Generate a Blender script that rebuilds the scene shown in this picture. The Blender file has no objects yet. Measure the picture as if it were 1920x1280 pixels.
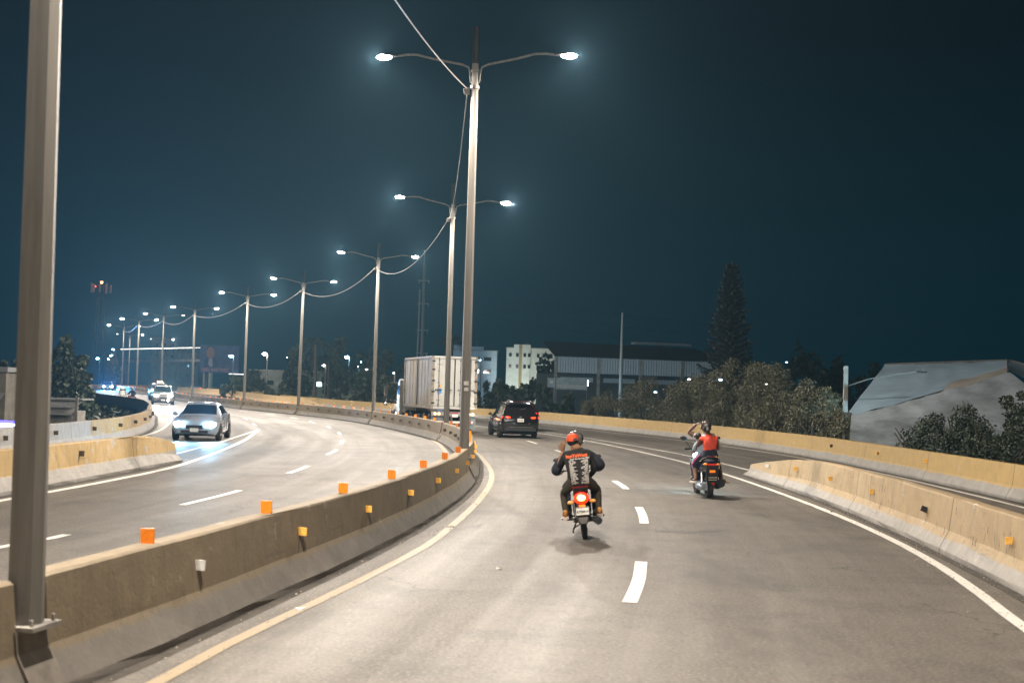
import bpy, bmesh, math, random
import numpy as np
from mathutils import Vector, Matrix, noise
random.seed(11)
SC = bpy.context.scene
COL = SC.collection
R = math.radians

# ------------------------------------------------------------------ camera
FPX, ROLL, CAMH = 2300.0, R(1.65), 2.18
PITCH = math.atan(95/FPX)
cam = bpy.data.cameras.new('camera'); camo = bpy.data.objects.new('camera', cam); COL.objects.link(camo)
cam.lens = FPX/1920*36; cam.sensor_width = 36; cam.clip_end = 3000; cam.clip_start = .1
cam.dof.use_dof = True; cam.dof.focus_distance = 34; cam.dof.aperture_fstop = 2.0
camo.matrix_world = Matrix.Translation((0, 0, CAMH)) @ Matrix.Rotation(R(90)+PITCH, 4, 'X') @ Matrix.Rotation(ROLL, 4, 'Z')
SC.camera = camo
# ------------------------------------------------------------------ night sky
w = bpy.data.worlds.new('World'); SC.world = w; w.use_nodes = True
nt = w.node_tree; nt.nodes.clear()
o_ = nt.nodes.new('ShaderNodeOutputWorld'); bg = nt.nodes.new('ShaderNodeBackground')
tc = nt.nodes.new('ShaderNodeTexCoord'); sx = nt.nodes.new('ShaderNodeSeparateXYZ')
rp = nt.nodes.new('ShaderNodeValToRGB')
nt.links.new(tc.outputs['Generated'], sx.inputs[0]); nt.links.new(sx.outputs['Z'], rp.inputs[0])
cr = rp.color_ramp
cr.elements[0].position = 0.0; cr.elements[0].color = (.0004, .0260, .0400, 1)
cr.elements[1].position = 1.0; cr.elements[1].color = (.0001, .0015, .0030, 1)
e = cr.elements.new(.09); e.color = (.0004, .0230, .0370, 1)
e = cr.elements.new(.28); e.color = (.0002, .0062, .0105, 1)
nt.links.new(rp.outputs[0], bg.inputs[0]); nt.links.new(bg.outputs[0], o_.inputs[0])
bg.inputs[1].default_value = .24
EXPO = 1.08
SC.view_settings.view_transform = 'Standard'; SC.view_settings.look = 'None'
SC.view_settings.exposure = EXPO; SC.view_settings.gamma = 1; SC.view_settings.use_curve_mapping = False
SC.render.resolution_x = 1024; SC.render.resolution_y = 682
SC.cycles.sample_clamp_indirect = 0; SC.cycles.sample_clamp_direct = 0; SC.cycles.light_sampling_threshold = 0; SC.cycles.caustics_reflective = False; SC.cycles.caustics_refractive = False
LAMP_W = 2300.0       # one street lamp
HAZE = .00035

# ------------------------------------------------------------------ helpers
def ray(px, py):
    u = px-960; v = 640-py; c, s = math.cos(ROLL), math.sin(ROLL)
    a = u*c-v*s; b = u*s+v*c
    return a, FPX*math.cos(PITCH)-b*math.sin(PITCH), FPX*math.sin(PITCH)+b*math.cos(PITCH)
def at(px, py, D):            # point at depth D along +Y
    dx, dy, dz = ray(px, py); t = D/dy
    return Vector((dx*t, D, CAMH+dz*t))
def gp(px, py, z=0.0):        # point on the road plane
    dx, dy, dz = ray(px, py); t = (z-CAMH)/dz
    return Vector((dx*t, dy*t, z))
def sstep(a, b, x):
    t = min(1, max(0, (x-a)/(b-a))); return t*t*(3-2*t)
def rise(y): return .55*sstep(122, 175, y)

def tag(o, label=None, cat=None, group=None, kind=None):
    if label: o['label'] = label
    if cat: o['category'] = cat
    if group: o['group'] = group
    if kind: o['kind'] = kind
    return o
def empty(name, loc=(0, 0, 0), rz=0, label=None, cat=None, group=None, parent=None):
    o = bpy.data.objects.new(name, None); COL.objects.link(o); o.location = loc; o.rotation_euler = (0, 0, rz)
    o.empty_display_size = .2
    if parent: o.parent = parent
    return tag(o, label, cat, group)
def link(name, me, parent=None, loc=(0, 0, 0), rot=(0, 0, 0)):
    o = bpy.data.objects.new(name, me); COL.objects.link(o); o.location = loc; o.rotation_euler = rot
    if parent: o.parent = parent
    return o
def copy_tree(o, parent=None):
    c = o.copy(); COL.objects.link(c); c.parent = parent
    for ch in list(o.children): copy_tree(ch, c)
    return c

class MB:
    def __init__(s): s.v = []; s.f = []; s.m = []; s.uv = None
    def add(s, vs, fs, mi=0):
        k = len(s.v); s.v += [tuple(p) for p in vs]; s.f += [tuple(i+k for i in f) for f in fs]; s.m += [mi]*len(fs); return s
    def box(s, cx, cy, cz, sx, sy, sz, rz=0, mi=0, tx=1, ty=1, rx=0):
        vs = []
        for z, ax, ay in ((-.5, 1, 1), (.5, tx, ty)):
            for x, y in ((-.5, -.5), (.5, -.5), (.5, .5), (-.5, .5)):
                vs.append(Vector((x*sx*ax, y*sy*ay, z*sz)))
        m = Matrix.Translation((cx, cy, cz)) @ Matrix.Rotation(rz, 4, 'Z') @ Matrix.Rotation(rx, 4, 'X')
        return s.add([m @ p for p in vs], [(3, 2, 1, 0), (4, 5, 6, 7), (0, 1, 5, 4), (1, 2, 6, 5), (2, 3, 7, 6), (3, 0, 4, 7)], mi)
    def tube(s, pts, r, n=8, caps=True, mi=0, flat=1.0):
        pts = [Vector(p) for p in pts]; k = len(pts)
        if not isinstance(r, (list, tuple)): r = [r]*k
        rings = []; up = None
        for i, p in enumerate(pts):
            d = (pts[min(i+1, k-1)]-pts[max(i-1, 0)]).normalized()
            if up is None: up = Vector((0, 0, 1)) if abs(d.z) < .9 else Vector((0, 1, 0))
            a = d.cross(up).normalized(); b = a.cross(d).normalized(); up = b
            rings.append([p+a*math.cos(2*math.pi*j/n)*r[i]+b*math.sin(2*math.pi*j/n)*r[i]*flat for j in range(n)])
        vs = [q for g in rings for q in g]; fs = []
        for i in range(k-1):
            for j in range(n):
                fs.append((i*n+j, i*n+(j+1) % n, (i+1)*n+(j+1) % n, (i+1)*n+j))
        if caps: fs.append(tuple(range(n-1, -1, -1))); fs.append(tuple((k-1)*n+j for j in range(n)))
        return s.add(vs, fs, mi)
    def lathe(s, prof, n=16, mat=Matrix(), mi=0):
        vs = []; fs = []
        for r, z in prof:
            for j in range(n):
                a = 2*math.pi*j/n; vs.append(mat @ Vector((r*math.cos(a), r*math.sin(a), z)))
        for i in range(len(prof)-1):
            for j in range(n): fs.append((i*n+j, i*n+(j+1) % n, (i+1)*n+(j+1) % n, (i+1)*n+j))
        return s.add(vs, fs, mi)
    def ell(s, c, r, n=14, m=9, rot=Matrix(), mi=0):
        vs = []; fs = []
        for i in range(m+1):
            t = math.pi*i/m
            for j in range(n):
                a = 2*math.pi*j/n
                vs.append(Vector(c)+rot @ Vector((r[0]*math.sin(t)*math.cos(a), r[1]*math.sin(t)*math.sin(a), r[2]*math.cos(t))))
        for i in range(m):
            for j in range(n): fs.append((i*n+j, (i+1)*n+j, (i+1)*n+(j+1) % n, i*n+(j+1) % n))
        return s.add(vs, fs, mi)
    def prism(s, poly, z0, z1, mi=0, axis='z'):
        k = len(poly); vs = []
        for z in (z0, z1):
            for a, b in poly:
                vs.append((a, b, z) if axis == 'z' else ((a, z, b) if axis == 'y' else (z, a, b)))
        return s.add(vs, [tuple(range(k-1, -1, -1)), tuple(range(k, 2*k))]+[(i, (i+1) % k, k+(i+1) % k, k+i) for i in range(k)], mi)
    def mesh(s, name, mats, smooth=False):
        me = bpy.data.meshes.new(name); me.from_pydata(s.v, [], s.f)
        if not isinstance(mats, (list, tuple)): mats = [mats]
        for m in mats: me.materials.append(m)
        if len(mats) > 1: me.polygons.foreach_set('material_index', s.m)
        if s.uv:
            l = me.uv_layers.new(name='UVMap')
            for lp in me.loops: l.data[lp.index].uv = s.uv[lp.vertex_index]
        bm = bmesh.new(); bm.from_mesh(me); bmesh.ops.remove_doubles(bm, verts=bm.verts, dist=1e-5) if not s.uv else None
        bmesh.ops.recalc_face_normals(bm, faces=bm.faces); bm.to_mesh(me); bm.free()
        if smooth:
            me.polygons.foreach_set('use_smooth', [True]*len(me.polygons))
            try: me.set_sharp_from_angle(angle=R(42))
            except Exception: pass
        me.update(); return me
    def build(s, name, mats, parent=None, smooth=False, loc=(0, 0, 0), rot=(0, 0, 0)):
        return link(name, s.mesh(name, mats, smooth), parent, loc, rot)

def text_mesh(s, size, mat, bold=0.0, align='CENTER'):
    c = bpy.data.curves.new('writing', 'FONT'); c.body = s; c.size = size; c.align_x = align; c.align_y = 'CENTER'
    c.offset = bold; c.resolution_u = 2; c.extrude = .002
    o = bpy.data.objects.new('tmp', c); COL.objects.link(o)
    dg = bpy.context.evaluated_depsgraph_get(); me = bpy.data.meshes.new_from_object(o.evaluated_get(dg))
    bpy.data.objects.remove(o); me.materials.clear(); me.materials.append(mat); return me

# ------------------------------------------------------------------ materials
def mat(name, col, rough=.6, metal=0, var=.12, scale=6, bump=0, spec=.5, coat=0, detail=4, stretch=None, dark=None):
    m = bpy.data.materials.new(name); m.use_nodes = True; n = m.node_tree; b = n.nodes['Principled BSDF']
    b.inputs['Roughness'].default_value = rough; b.inputs['Metallic'].default_value = metal
    b.inputs['Specular IOR Level'].default_value = spec
    if coat: b.inputs['Coat Weight'].default_value = coat; b.inputs['Coat Roughness'].default_value = .05
    if var or dark:
        t = n.nodes.new('ShaderNodeTexCoord'); mp = n.nodes.new('ShaderNodeMapping'); nz = n.nodes.new('ShaderNodeTexNoise')
        if stretch: mp.inputs['Scale'].default_value = stretch
        nz.inputs['Scale'].default_value = scale; nz.inputs['Detail'].default_value = detail; nz.inputs['Roughness'].default_value = .65
        n.links.new(t.outputs['Object'], mp.inputs[0]); n.links.new(mp.outputs[0], nz.inputs[0])
        r = n.nodes.new('ShaderNodeValToRGB'); n.links.new(nz.outputs['Fac'], r.inputs[0])
        d = dark if dark else tuple(c*(1-2.2*var) for c in col)
        r.color_ramp.elements[0].position = .3; r.color_ramp.elements[0].color = (*d, 1)
        r.color_ramp.elements[1].position = .68; r.color_ramp.elements[1].color = (*[min(1, c*(1+var)) for c in col], 1)
        n.links.new(r.outputs[0], b.inputs['Base Color'])
        if bump:
            bp = n.nodes.new('ShaderNodeBump'); bp.inputs['Strength'].default_value = bump; bp.inputs['Distance'].default_value = .02
            n.links.new(nz.outputs['Fac'], bp.inputs['Height']); n.links.new(bp.outputs[0], b.inputs['Normal'])
    else: b.inputs['Base Color'].default_value = (*col, 1)
    return m
def emit(name, col, s, base=(.8, .8, .8)):
    m = bpy.data.materials.new(name); m.use_nodes = True; b = m.node_tree.nodes['Principled BSDF']
    b.inputs['Base Color'].default_value = (*base, 1); b.inputs['Emission Color'].default_value = (*col, 1)
    b.inputs['Emission Strength'].default_value = s; b.inputs['Roughness'].default_value = .3
    return m
class N:   # tiny node graph helper
    def __init__(s, name):
        s.m = bpy.data.materials.new(name); s.m.use_nodes = True; s.n = s.m.node_tree; s.b = s.n.nodes['Principled BSDF']
    def new(s, t, **k):
        x = s.n.nodes.new(t)
        for a, v in k.items():
            if a[0] == '_': x.inputs[int(a[1:])].default_value = v
            else: setattr(x, a, v)
        return x
    def l(s, a, b): s.n.links.new(a, b)
    def noise(s, vec, scale, detail=4, rough=.6, sc=None):
        x = s.new('ShaderNodeTexNoise'); x.inputs['Scale'].default_value = scale; x.inputs['Detail'].default_value = detail; x.inputs['Roughness'].default_value = rough
        if sc:
            mp = s.new('ShaderNodeMapping'); mp.inputs['Scale'].default_value = sc; s.l(vec, mp.inputs[0]); vec = mp.outputs[0]
        s.l(vec, x.inputs[0]); return x.outputs['Fac']
    def rng(s, v, a, b, c=0, d=1):
        x = s.new('ShaderNodeMapRange'); s.l(v, x.inputs[0])
        for i, q in enumerate((a, b, c, d)): x.inputs[i+1].default_value = q
        return x.outputs[0]
    def math(s, op, a, b):
        x = s.new('ShaderNodeMath', operation=op)
        for i, q in enumerate((a, b)):
            if isinstance(q, (int, float)): x.inputs[i].default_value = q
            else: s.l(q, x.inputs[i])
        return x.outputs[0]
    def mix(s, f, a, b, mode='MIX'):
        x = s.new('ShaderNodeMix', data_type='RGBA', blend_type=mode)
        for i, q in ((0, f), (6, a), (7, b)):
            if isinstance(q, (int, float)): x.inputs[i].default_value = q
            elif isinstance(q, tuple): x.inputs[i].default_value = (*q, 1)
            else: s.l(q, x.inputs[i])
        return x.outputs[2]

def asphalt():
    g = N('asphalt'); tc = g.new('ShaderNodeTexCoord'); P = tc.outputs['Object']; U = tc.outputs['UV']
    big = g.noise(P, .25, 3, .55); fine = g.noise(P, 24, 4, .9); blot = g.noise(P, .7, 6, .72); mid = g.noise(P, 2.2, 5, .7)
    track = g.noise(U, 1.0, 4, .6, (1.1, .05, 1)); tr2 = g.noise(U, 1.0, 3, .6, (4.5, .12, 1))
    c = g.mix(g.rng(big, .35, .65), (.094, .080, .065), (.122, .107, .090))
    c = g.mix(g.rng(track, .4, .66), c, (.140, .125, .106))
    c = g.mix(g.math('MULTIPLY', g.rng(tr2, .50, .75), .4), c, (.062, .054, .046))
    c = g.mix(g.math('MULTIPLY', g.rng(blot, .50, .66), .75), c, (.060, .053, .045))
    c = g.mix(g.math('MULTIPLY', g.rng(mid, .48, .7), .6), c, (.072, .063, .053))
    c = g.mix(g.math('MULTIPLY', g.rng(fine, .52, .68), .75), c, (.26, .24, .215))
    c = g.mix(g.math('MULTIPLY', g.rng(fine, .48, .34), .8), c, (.030, .039, .033))
    c = g.mix(g.math('MULTIPLY', g.rng(g.noise(P, .38, 6, .7, (1.4, .55, 1)),   .52, .64), .7), c, (.060, .054, .048))
    vo = g.new('ShaderNodeTexVoronoi', feature='DISTANCE_TO_EDGE'); vo.inputs['Scale'].default_value = .22; wv = g.new('ShaderNodeVectorMath', operation='ADD'); g.l(P, wv.inputs[0]); n3 = g.new('ShaderNodeTexNoise'); n3.inputs['Scale'].default_value = 1.6; n3.inputs['Detail'].default_value = 6; g.l(P, n3.inputs[0]); g.l(n3.outputs['Color'], wv.inputs[1]); g.l(wv.outputs[0], vo.inputs['Vector'])
    crk = g.math('MULTIPLY', g.rng(vo.outputs['Distance'], .0035, .0012), g.rng(big, .48, .56)); c = g.mix(g.math('MULTIPLY', crk, .75), c, (.025, .022, .019))
    g.l(c, g.b.inputs['Base Color'])
    g.b.inputs['Specular IOR Level'].default_value = .35
    g.l(g.rng(track, .3, .7, .72, .55), g.b.inputs['Roughness'])
    bp = g.new('ShaderNodeBump'); bp.inputs['Strength'].default_value = .35; bp.inputs['Distance'].default_value = .006
    g.l(fine, bp.inputs['Height']); g.l(bp.outputs[0], g.b.inputs['Normal']); return g.m
def paint_road(name, col, worn=.5):
    g = N(name); tc = g.new('ShaderNodeTexCoord'); P = tc.outputs['Object']
    a = g.noise(P, 7, 6, .75); b = g.noise(P, 50, 3, .7); 
    f = g.math('MULTIPLY', g.rng(a, .56, .70), worn)
    c = g.mix(f, col, (.12, .105, .088)); c = g.mix(g.math('MULTIPLY', g.rng(b, .5, .75), .25), c, tuple(q*.55 for q in col))
    g.l(c, g.b.inputs['Base Color']); g.b.inputs['Roughness'].default_value = .6
    return g.m
def barrier_mat(name, paint, conc=(.27, .245, .215), dirt=.4, zb=.33, joint=.16):
    g = N(name); tc = g.new('ShaderNodeTexCoord'); P = tc.outputs['Object']
    gm = g.new('ShaderNodeNewGeometry'); sp = g.new('ShaderNodeSeparateXYZ'); g.l(tc.outputs['UV'], sp.inputs[0])
    z = sp.outputs['X']   # height above the road, metres
    wob = g.noise(P, 1.3, 4, .6); n1 = g.noise(P, 3.5, 6, .75); n2 = g.noise(P, 28, 4, .75)
    st = g.noise(P, 1, 5, .7, (9, 9, .8))
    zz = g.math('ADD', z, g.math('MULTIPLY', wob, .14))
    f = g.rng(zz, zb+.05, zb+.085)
    pc = g.mix(g.rng(n1, .35, .7), paint, tuple(q*.78 for q in paint))
    pc = g.mix(g.math('MULTIPLY', g.rng(st, .52, .75), dirt), pc, tuple(q*.32 for q in paint))
    pc = g.mix(g.math('MULTIPLY', g.rng(n2, .62, .70), dirt*.9), pc, (.33, .30, .26))
    chip = g.noise(P, 2.1, 7, .8); pc = g.mix(g.math('MULTIPLY', g.rng(chip, *((.57, .585) if dirt > .7 else (.62, .635))), min(1, dirt*1.6)), pc, (.36, .33, .30))
    cc = g.mix(g.rng(n1, .3, .7), conc, tuple(q*.62 for q in conc))
    cc = g.mix(g.math('MULTIPLY', g.rng(n2, .5, .8), .45), cc, tuple(min(1, q*1.35) for q in conc))
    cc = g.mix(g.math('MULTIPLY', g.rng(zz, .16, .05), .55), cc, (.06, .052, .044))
    fin = g.mix(f, cc, pc); fr = g.math('FRACT', g.math('MULTIPLY', sp.outputs['Y'], joint), 0); jl = g.math('MULTIPLY', g.rng(fr, joint*.05, joint*.02), .8); fin = g.mix(jl, fin, (.05, .04, .03))
    sk = g.noise(P, 1, 6, .75, (.7, .7, 9)); fin = g.mix(g.math('MULTIPLY', g.rng(sk, .60, .66), dirt*.55), fin, (.075, .065, .055))
    g.l(fin, g.b.inputs['Base Color']); g.b.inputs['Roughness'].default_value = .75
    bp = g.new('ShaderNodeBump'); bp.inputs['Strength'].default_value = .5; bp.inputs['Distance'].default_value = .015
    g.l(g.math('ADD', n1, g.math('MULTIPLY', n2, .4)), bp.inputs['Height']); g.l(bp.outputs[0], g.b.inputs['Normal']); return g.m
def leaf_mat(name, col, dark):
    m = mat(name, col, .55, var=.3, scale=1.7, dark=dark, detail=6); b = m.node_tree.nodes['Principled BSDF']
    b.inputs['Subsurface Weight'].default_value = 0
    return m

M = {}
M['asphalt'] = asphalt()
M['white'] = paint_road('white_road_paint', (.66, .64, .59), .8)
M['yellow'] = paint_road('yellow_road_paint', (.25, .195, .12), 1.0)
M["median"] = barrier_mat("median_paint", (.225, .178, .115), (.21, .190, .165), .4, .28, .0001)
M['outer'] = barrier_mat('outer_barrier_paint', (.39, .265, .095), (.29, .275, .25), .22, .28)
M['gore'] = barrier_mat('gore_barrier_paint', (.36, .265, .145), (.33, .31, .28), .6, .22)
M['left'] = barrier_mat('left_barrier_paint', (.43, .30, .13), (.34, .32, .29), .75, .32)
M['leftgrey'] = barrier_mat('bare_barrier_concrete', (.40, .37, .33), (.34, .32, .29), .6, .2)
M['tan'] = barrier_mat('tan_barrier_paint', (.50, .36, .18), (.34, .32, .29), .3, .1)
M['gutter'] = mat('gutter_strip', (.045, .038, .03), .9, var=.5, scale=3, detail=7, dark=(.02, .017, .013))  # dark mottled strip along the barrier feet
M['concrete'] = mat('concrete', (.30, .28, .25), .8, var=.2, scale=2, bump=.3)
M['skirt'] = mat('stained_concrete', (.12, .115, .105), .9, var=.25, scale=.6)
M['steel'] = mat('galvanised_pole_steel', (.18, .168, .148), .6, .2, var=.14, scale=1.1, stretch=(8, 8, .6), bump=.1)
M['dark_steel'] = mat('dark_steel', (.05, .05, .05), .45, .6, var=.1)
M['chrome'] = mat('bright_metal', (.75, .75, .76), .18, 1, var=.05)
M['rubber'] = mat('tyre_rubber', (.022, .021, .02), .75, var=.15, scale=20)
M['black'] = mat('black_plastic', (.02, .02, .021), .4, var=.15, scale=9)
M['gloss'] = mat('gloss_black', (.012, .012, .014), .12, var=0, coat=.6)
M['glass'] = mat('tinted_glass', (.012, .015, .018), .05, var=0, spec=.8, coat=.5)
M['orange_refl'] = mat('orange_reflector', (.95, .25, .015), .35, var=.12, scale=14)
M['orange_refl'].node_tree.nodes['Principled BSDF'].inputs['Emission Color'].default_value = (1, .17, .01, 1)
M['yellow_refl'] = mat('yellow_reflector', (.90, .50, .10), .35, var=.12, scale=14)
M['white_refl'] = mat('white_reflector', (.75, .74, .70), .35, var=.1)
M['brown_refl'] = mat('dirty_reflector', (.075, .055, .035), .6, var=.3, scale=30)
M['lamp_on'] = emit('street_lamp_glow', (1, .93, .82), 140)
M['lamp_dim'] = emit('weak_lamp_glow', (.85, .93, 1), 3)
M['head_b'] = emit('blue_white_headlight', (.40, .76, 1), 130)
M['head_w'] = emit('warm_white_headlight', (1, .88, .70), 60)
M['tail'] = emit('red_tail_light', (1, .035, .006), 2.6, (.5, .02, .01))
M['tail_hot'] = emit('brake_light_core', (1, .30, .08), 16, (.6, .1, .05))
M['amber'] = emit('amber_marker', (1, .33, .05), 4, (.7, .25, .05))
M['amber_off'] = mat('amber_lens', (.75, .28, .05), .25, var=0)
M['red_lens'] = mat('red_lens', (.45, .02, .01), .2, var=0, coat=.5)
M['plate'] = mat('licence_plate', (.72, .70, .64), .45, var=.1)
M['ink'] = mat('printed_ink', (.04, .04, .045), .7, var=0)
M['trunk'] = mat('bark', (.09, .07, .05), .9, var=.3, scale=8)
M['leaf_warm'] = leaf_mat('bush_leaves', (.115, .110, .062), (.045, .044, .025))
M['leaf_dark'] = leaf_mat('dark_leaves', (.040, .055, .030), (.012, .018, .010))
M['leaf_mid'] = leaf_mat('mid_leaves', (.065, .085, .045), (.02, .028, .015))
M['pine'] = leaf_mat('pine_needles', (.009, .013, .009), (.004, .006, .004))
M['skin'] = mat('skin', (.30, .155, .085), .5, var=.08)
M['skin_d'] = mat('dark_skin', (.17, .085, .05), .5, var=.08)
M['hair'] = mat('black_hair', (.012, .010, .009), .6, var=.2, scale=40)

# ------------------------------------------------------------------ curves in plan
def catmull(P, n=10):
    P = [Vector(p) for p in P]; out = []
    for i in range(len(P)-1):
        p0 = P[max(i-1, 0)]; p1 = P[i]; p2 = P[i+1]; p3 = P[min(i+2, len(P)-1)]
        for k in range(n):
            t = k/n; out.append(.5*((2*p1)+(p2-p0)*t+(2*p0-5*p1+4*p2-p3)*t*t+(3*p1-p0-3*p2+p3)*t**3))
    out.append(P[-1]); return out
class Curve:
    def __init__(s, pts, n=12):
        s.p = catmull([(*p, 0) for p in pts], n); s.s = [0]
        for a, b in zip(s.p, s.p[1:]): s.s.append(s.s[-1]+(b-a).length)
        s.L = s.s[-1]
    def at(s, d):
        d = min(max(d, 0), s.L-1e-4); i = int(np.searchsorted(s.s, d, side='right'))-1; i = min(i, len(s.p)-2)
        t = (d-s.s[i])/max(1e-9, s.s[i+1]-s.s[i]); q = s.p[i].lerp(s.p[i+1], t)
        a = s.p[max(i-1, 0)]; b = s.p[min(i+2, len(s.p)-1)]; tg = (b-a).normalized()
        return q, tg, Vector((tg.y, -tg.x, 0))      # point, tangent, right normal
    def near(s, x, y):
        return s.s[min(range(len(s.p)), key=lambda i: (s.p[i].x-x)**2+(s.p[i].y-y)**2)]
    def bearing(s, g):
        return s.s[min((i for i in range(len(s.p)) if s.p[i].y > 6), key=lambda i: abs(s.p[i].x/s.p[i].y-g.x/g.y))]
    def sample(s, a, b, step):
        n = max(1, int(math.ceil((b-a)/step))); return [a+(b-a)*i/n for i in range(n+1)]

MED = Curve([(-20, -50), (-9.0, -15), (-5.2, 0), (-3.37, 8.5), (-2.93, 10.85), (-2.6, 12.9), (-2.18, 15.5), (-1.62, 20.0), (-1.22, 24.9), (-1.07, 29),
             (-1.1, 33.7), (-1.38, 40.2), (-2.6, 51), (-4.95, 61.6), (-8.15, 73.4), (-11.7, 83.4), (-16.0, 93), (-23.6, 108.6), (-34.2, 132), (-43.1, 151.6),
             (-51.6, 169.5), (-60.2, 190.2), (-68, 212), (-70.6, 228), (-70.2, 246), (-66, 275), (-55, 330)])
OUT = Curve([(-6, -50), (4, -15), (8.2, 0), (10.6, 12), (11.7, 22), (12.05, 30), (12.15, 38), (12.0, 46), (11.1, 55), (9.9, 62), (7.4, 71.5), (2.3, 88.6), (-2.3, 98.3), (-9.8, 112.5), (-16.5, 126),
             (-26, 145), (-36, 167), (-45, 190), (-53, 215), (-56, 240), (-52, 280), (-42, 330)])
LEF = Curve([(-40, -50), (-25, -15), (-17.5, 6), (-14.6, 20), (-13.85, 30), (-13.9, 36), (-14.4, 44), (-15.65, 51.5), (-17.4, 59), (-19.9, 67.8), (-23.4, 79.7), (-29.6, 98), (-38.4, 118), (-50, 143),
             (-61, 168), (-71.5, 195), (-79, 222), (-81, 250), (-76, 290), (-66, 330)])
GORE = Curve([(-2, -50), (1.8, -15), (3.6, 0), (5.3, 8), (6.2, 13.5), (6.62, 17.5), (6.88, 21), (7.08, 25), (7.16, 28), (7.14, 31), (7.05, 35.3)])
FBAR = Curve([(-20.5, -50), (-13.5, -10), (-10.6, 8), (-9.75, 20), (-9.5, 26), (-9.4, 30), (-9.35, 34.2)])
TAN = Curve([(-18.6, 123.5), (-22, 131), (-28, 143), (-35.5, 159), (-43, 176), (-52, 197), (-60, 222), (-62, 245), (-57, 280)])

# ------------------------------------------------------------------ road deck and terrain
def road_deck():
    b = MB(); b.uv = []; nL = 230; nW = 26
    keysL = [LEF.near(*p) for p in ((-40, -50), (-17.5, 6), (-13.85, 30), (-17.4, 59), (-23.4, 79.7), (-38.4, 118), (-50, 143), (-79, 222), (-66, 330))]
    keysR = [OUT.near(*p) for p in ((-6, -50), (8.2, 0), (12.1, 33), (9.9, 62), (2.3, 88.6), (-9.8, 112.5), (-26, 145), (-53, 215), (-42, 330))]
    for i in range(nL+1):
        t = i/nL*(len(keysL)-1); sl = np.interp(t, range(len(keysL)), keysL); sr = np.interp(t, range(len(keysR)), keysR)
        a, _, na = LEF.at(sl); c, _, nc = OUT.at(sr); a = a-na*.34; c = c+nc*.34
        for j in range(nW+1):
            p = a.lerp(c, j/nW)
            b.v.append((p.x, p.y, rise(p.y))); b.uv.append(((p-MED.at(MED.near(p.x, p.y))[0]).length*(1 if j > nW/2 else -1), MED.near(p.x, p.y)))
    for i in range(nL):
        for j in range(nW):
            k = i*(nW+1)+j; b.f.append((k, k+1, k+nW+2, k+nW+1)); b.m.append(0)
    o = b.build('road', M['asphalt'], smooth=True); tag(o, kind='structure'); return o
road = road_deck()
# deck edge beams, hanging below each outside barrier
for nm, cv, sg in (('left', LEF, -1), ('right', OUT, 1)):
    b = MB(); vs = []; ss = cv.sample(0, cv.L, 3)
    for s_ in ss:
        p, t, n = cv.at(s_); z = rise(p.y)
        for off, dz in ((.335, -.01), (.335, -1.6), (.0, -1.6), (.0, -.04)):
            q = p+n*sg*off; vs.append((q.x, q.y, z+dz))
    fs = []
    for i in range(len(ss)-1):
        for j in range(3): k = i*4+j; fs.append((k, k+1, k+5, k+4))
    b.add(vs, fs); o = b.build('deck_edge', M['skirt']); o.parent = road

def terrain():
    xs = np.concatenate([np.arange(-1400, -140, 90), np.arange(-140, 140, 5.0), np.arange(140, 1401, 90)])
    ys = np.concatenate([np.arange(-200, -60, 35), np.arange(-60, 330, 5.0), np.arange(330, 1800, 90)])
    Lp = np.array([(p.x, p.y) for p in LEF.p[::2]]); Rp = np.array([(p.x, p.y) for p in OUT.p[::2]])
    b = MB()
    for y in ys:
        xl = np.interp(y, Lp[:, 1], Lp[:, 0]); xr = np.interp(y, Rp[:, 1], Rp[:, 0])
        for x in xs:
            d = min(np.hypot(Lp[:, 0]-x, Lp[:, 1]-y).min(), np.hypot(Rp[:, 0]-x, Rp[:, 1]-y).min())
            inside = xl < x < xr
            z = -1.3 if inside else -1.3-(3.6 if x < xl else 3.0)*sstep(0, 16, d)
            if not inside and d > 3: z += .5*noise.noise(Vector((x*.06, y*.06, 0)))
            b.v.append((x, y, z))
    w_ = len(xs)
    for i in range(len(ys)-1):
        for j in range(w_-1):
            k = i*w_+j; b.f.append((k, k+1, k+w_+1, k+w_)); b.m.append(0)
    o = b.build('ground', mat('dry_ground', (.06, .052, .036), .95, var=.3, scale=.35, dark=(.02, .022, .014)), smooth=True)
    tag(o, kind='structure')
terrain()
def ground_z(x, y):
    Lx = min((abs(p.y-y), p.x) for p in LEF.p[::4])[1]
    cv = LEF if x < Lx else OUT; q = cv.at(cv.near(x, y))[0]
    d = math.hypot(q.x-x, q.y-y); return -1.3-(3.6 if x < Lx else 3.0)*sstep(0, 16, d)-.3

# painted lines: thin sheets following curves, children of the road
def strip(name, cv, s0, s1, width, m, h=.005, off=0, step=1.2):
    b = MB(); vs = []; ss = cv.sample(s0, s1, step)
    for s_ in ss:
        p, t, n = cv.at(s_); z = rise(p.y)+h
        for k in (-.5, .5): q = p+n*(off+k*width); vs.append((q.x, q.y, z))
    b.add(vs, [(2*i, 2*i+1, 2*i+3, 2*i+2) for i in range(len(ss)-1)])
    return b.build(name, m, road)
YO = Curve([(-10.5, -25), (-4.4, 0), (-2.65, 8.3), (-2.5, 9.08), (-2.27, 10.68), (-1.89, 12.64), (-1.55, 14.55), (-1.11, 17.32), (-.93, 19.3), (-.68, 22.7), (-.5, 26.3), (-.41, 30.3), (-.5, 34.5), (-.80, 39.2), (-1.1, 43.1), (-1.9, 49), (-4.3, 61), (-7.5, 73), (-15.2, 93), (-22.8, 109), (-33.4, 132), (-50.6, 170)])
for a, b_ in ((0, 45.9), (46.15, 215)):
    strip('edge_line', YO, a, min(b_, YO.L), .13, M['yellow'])
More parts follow.
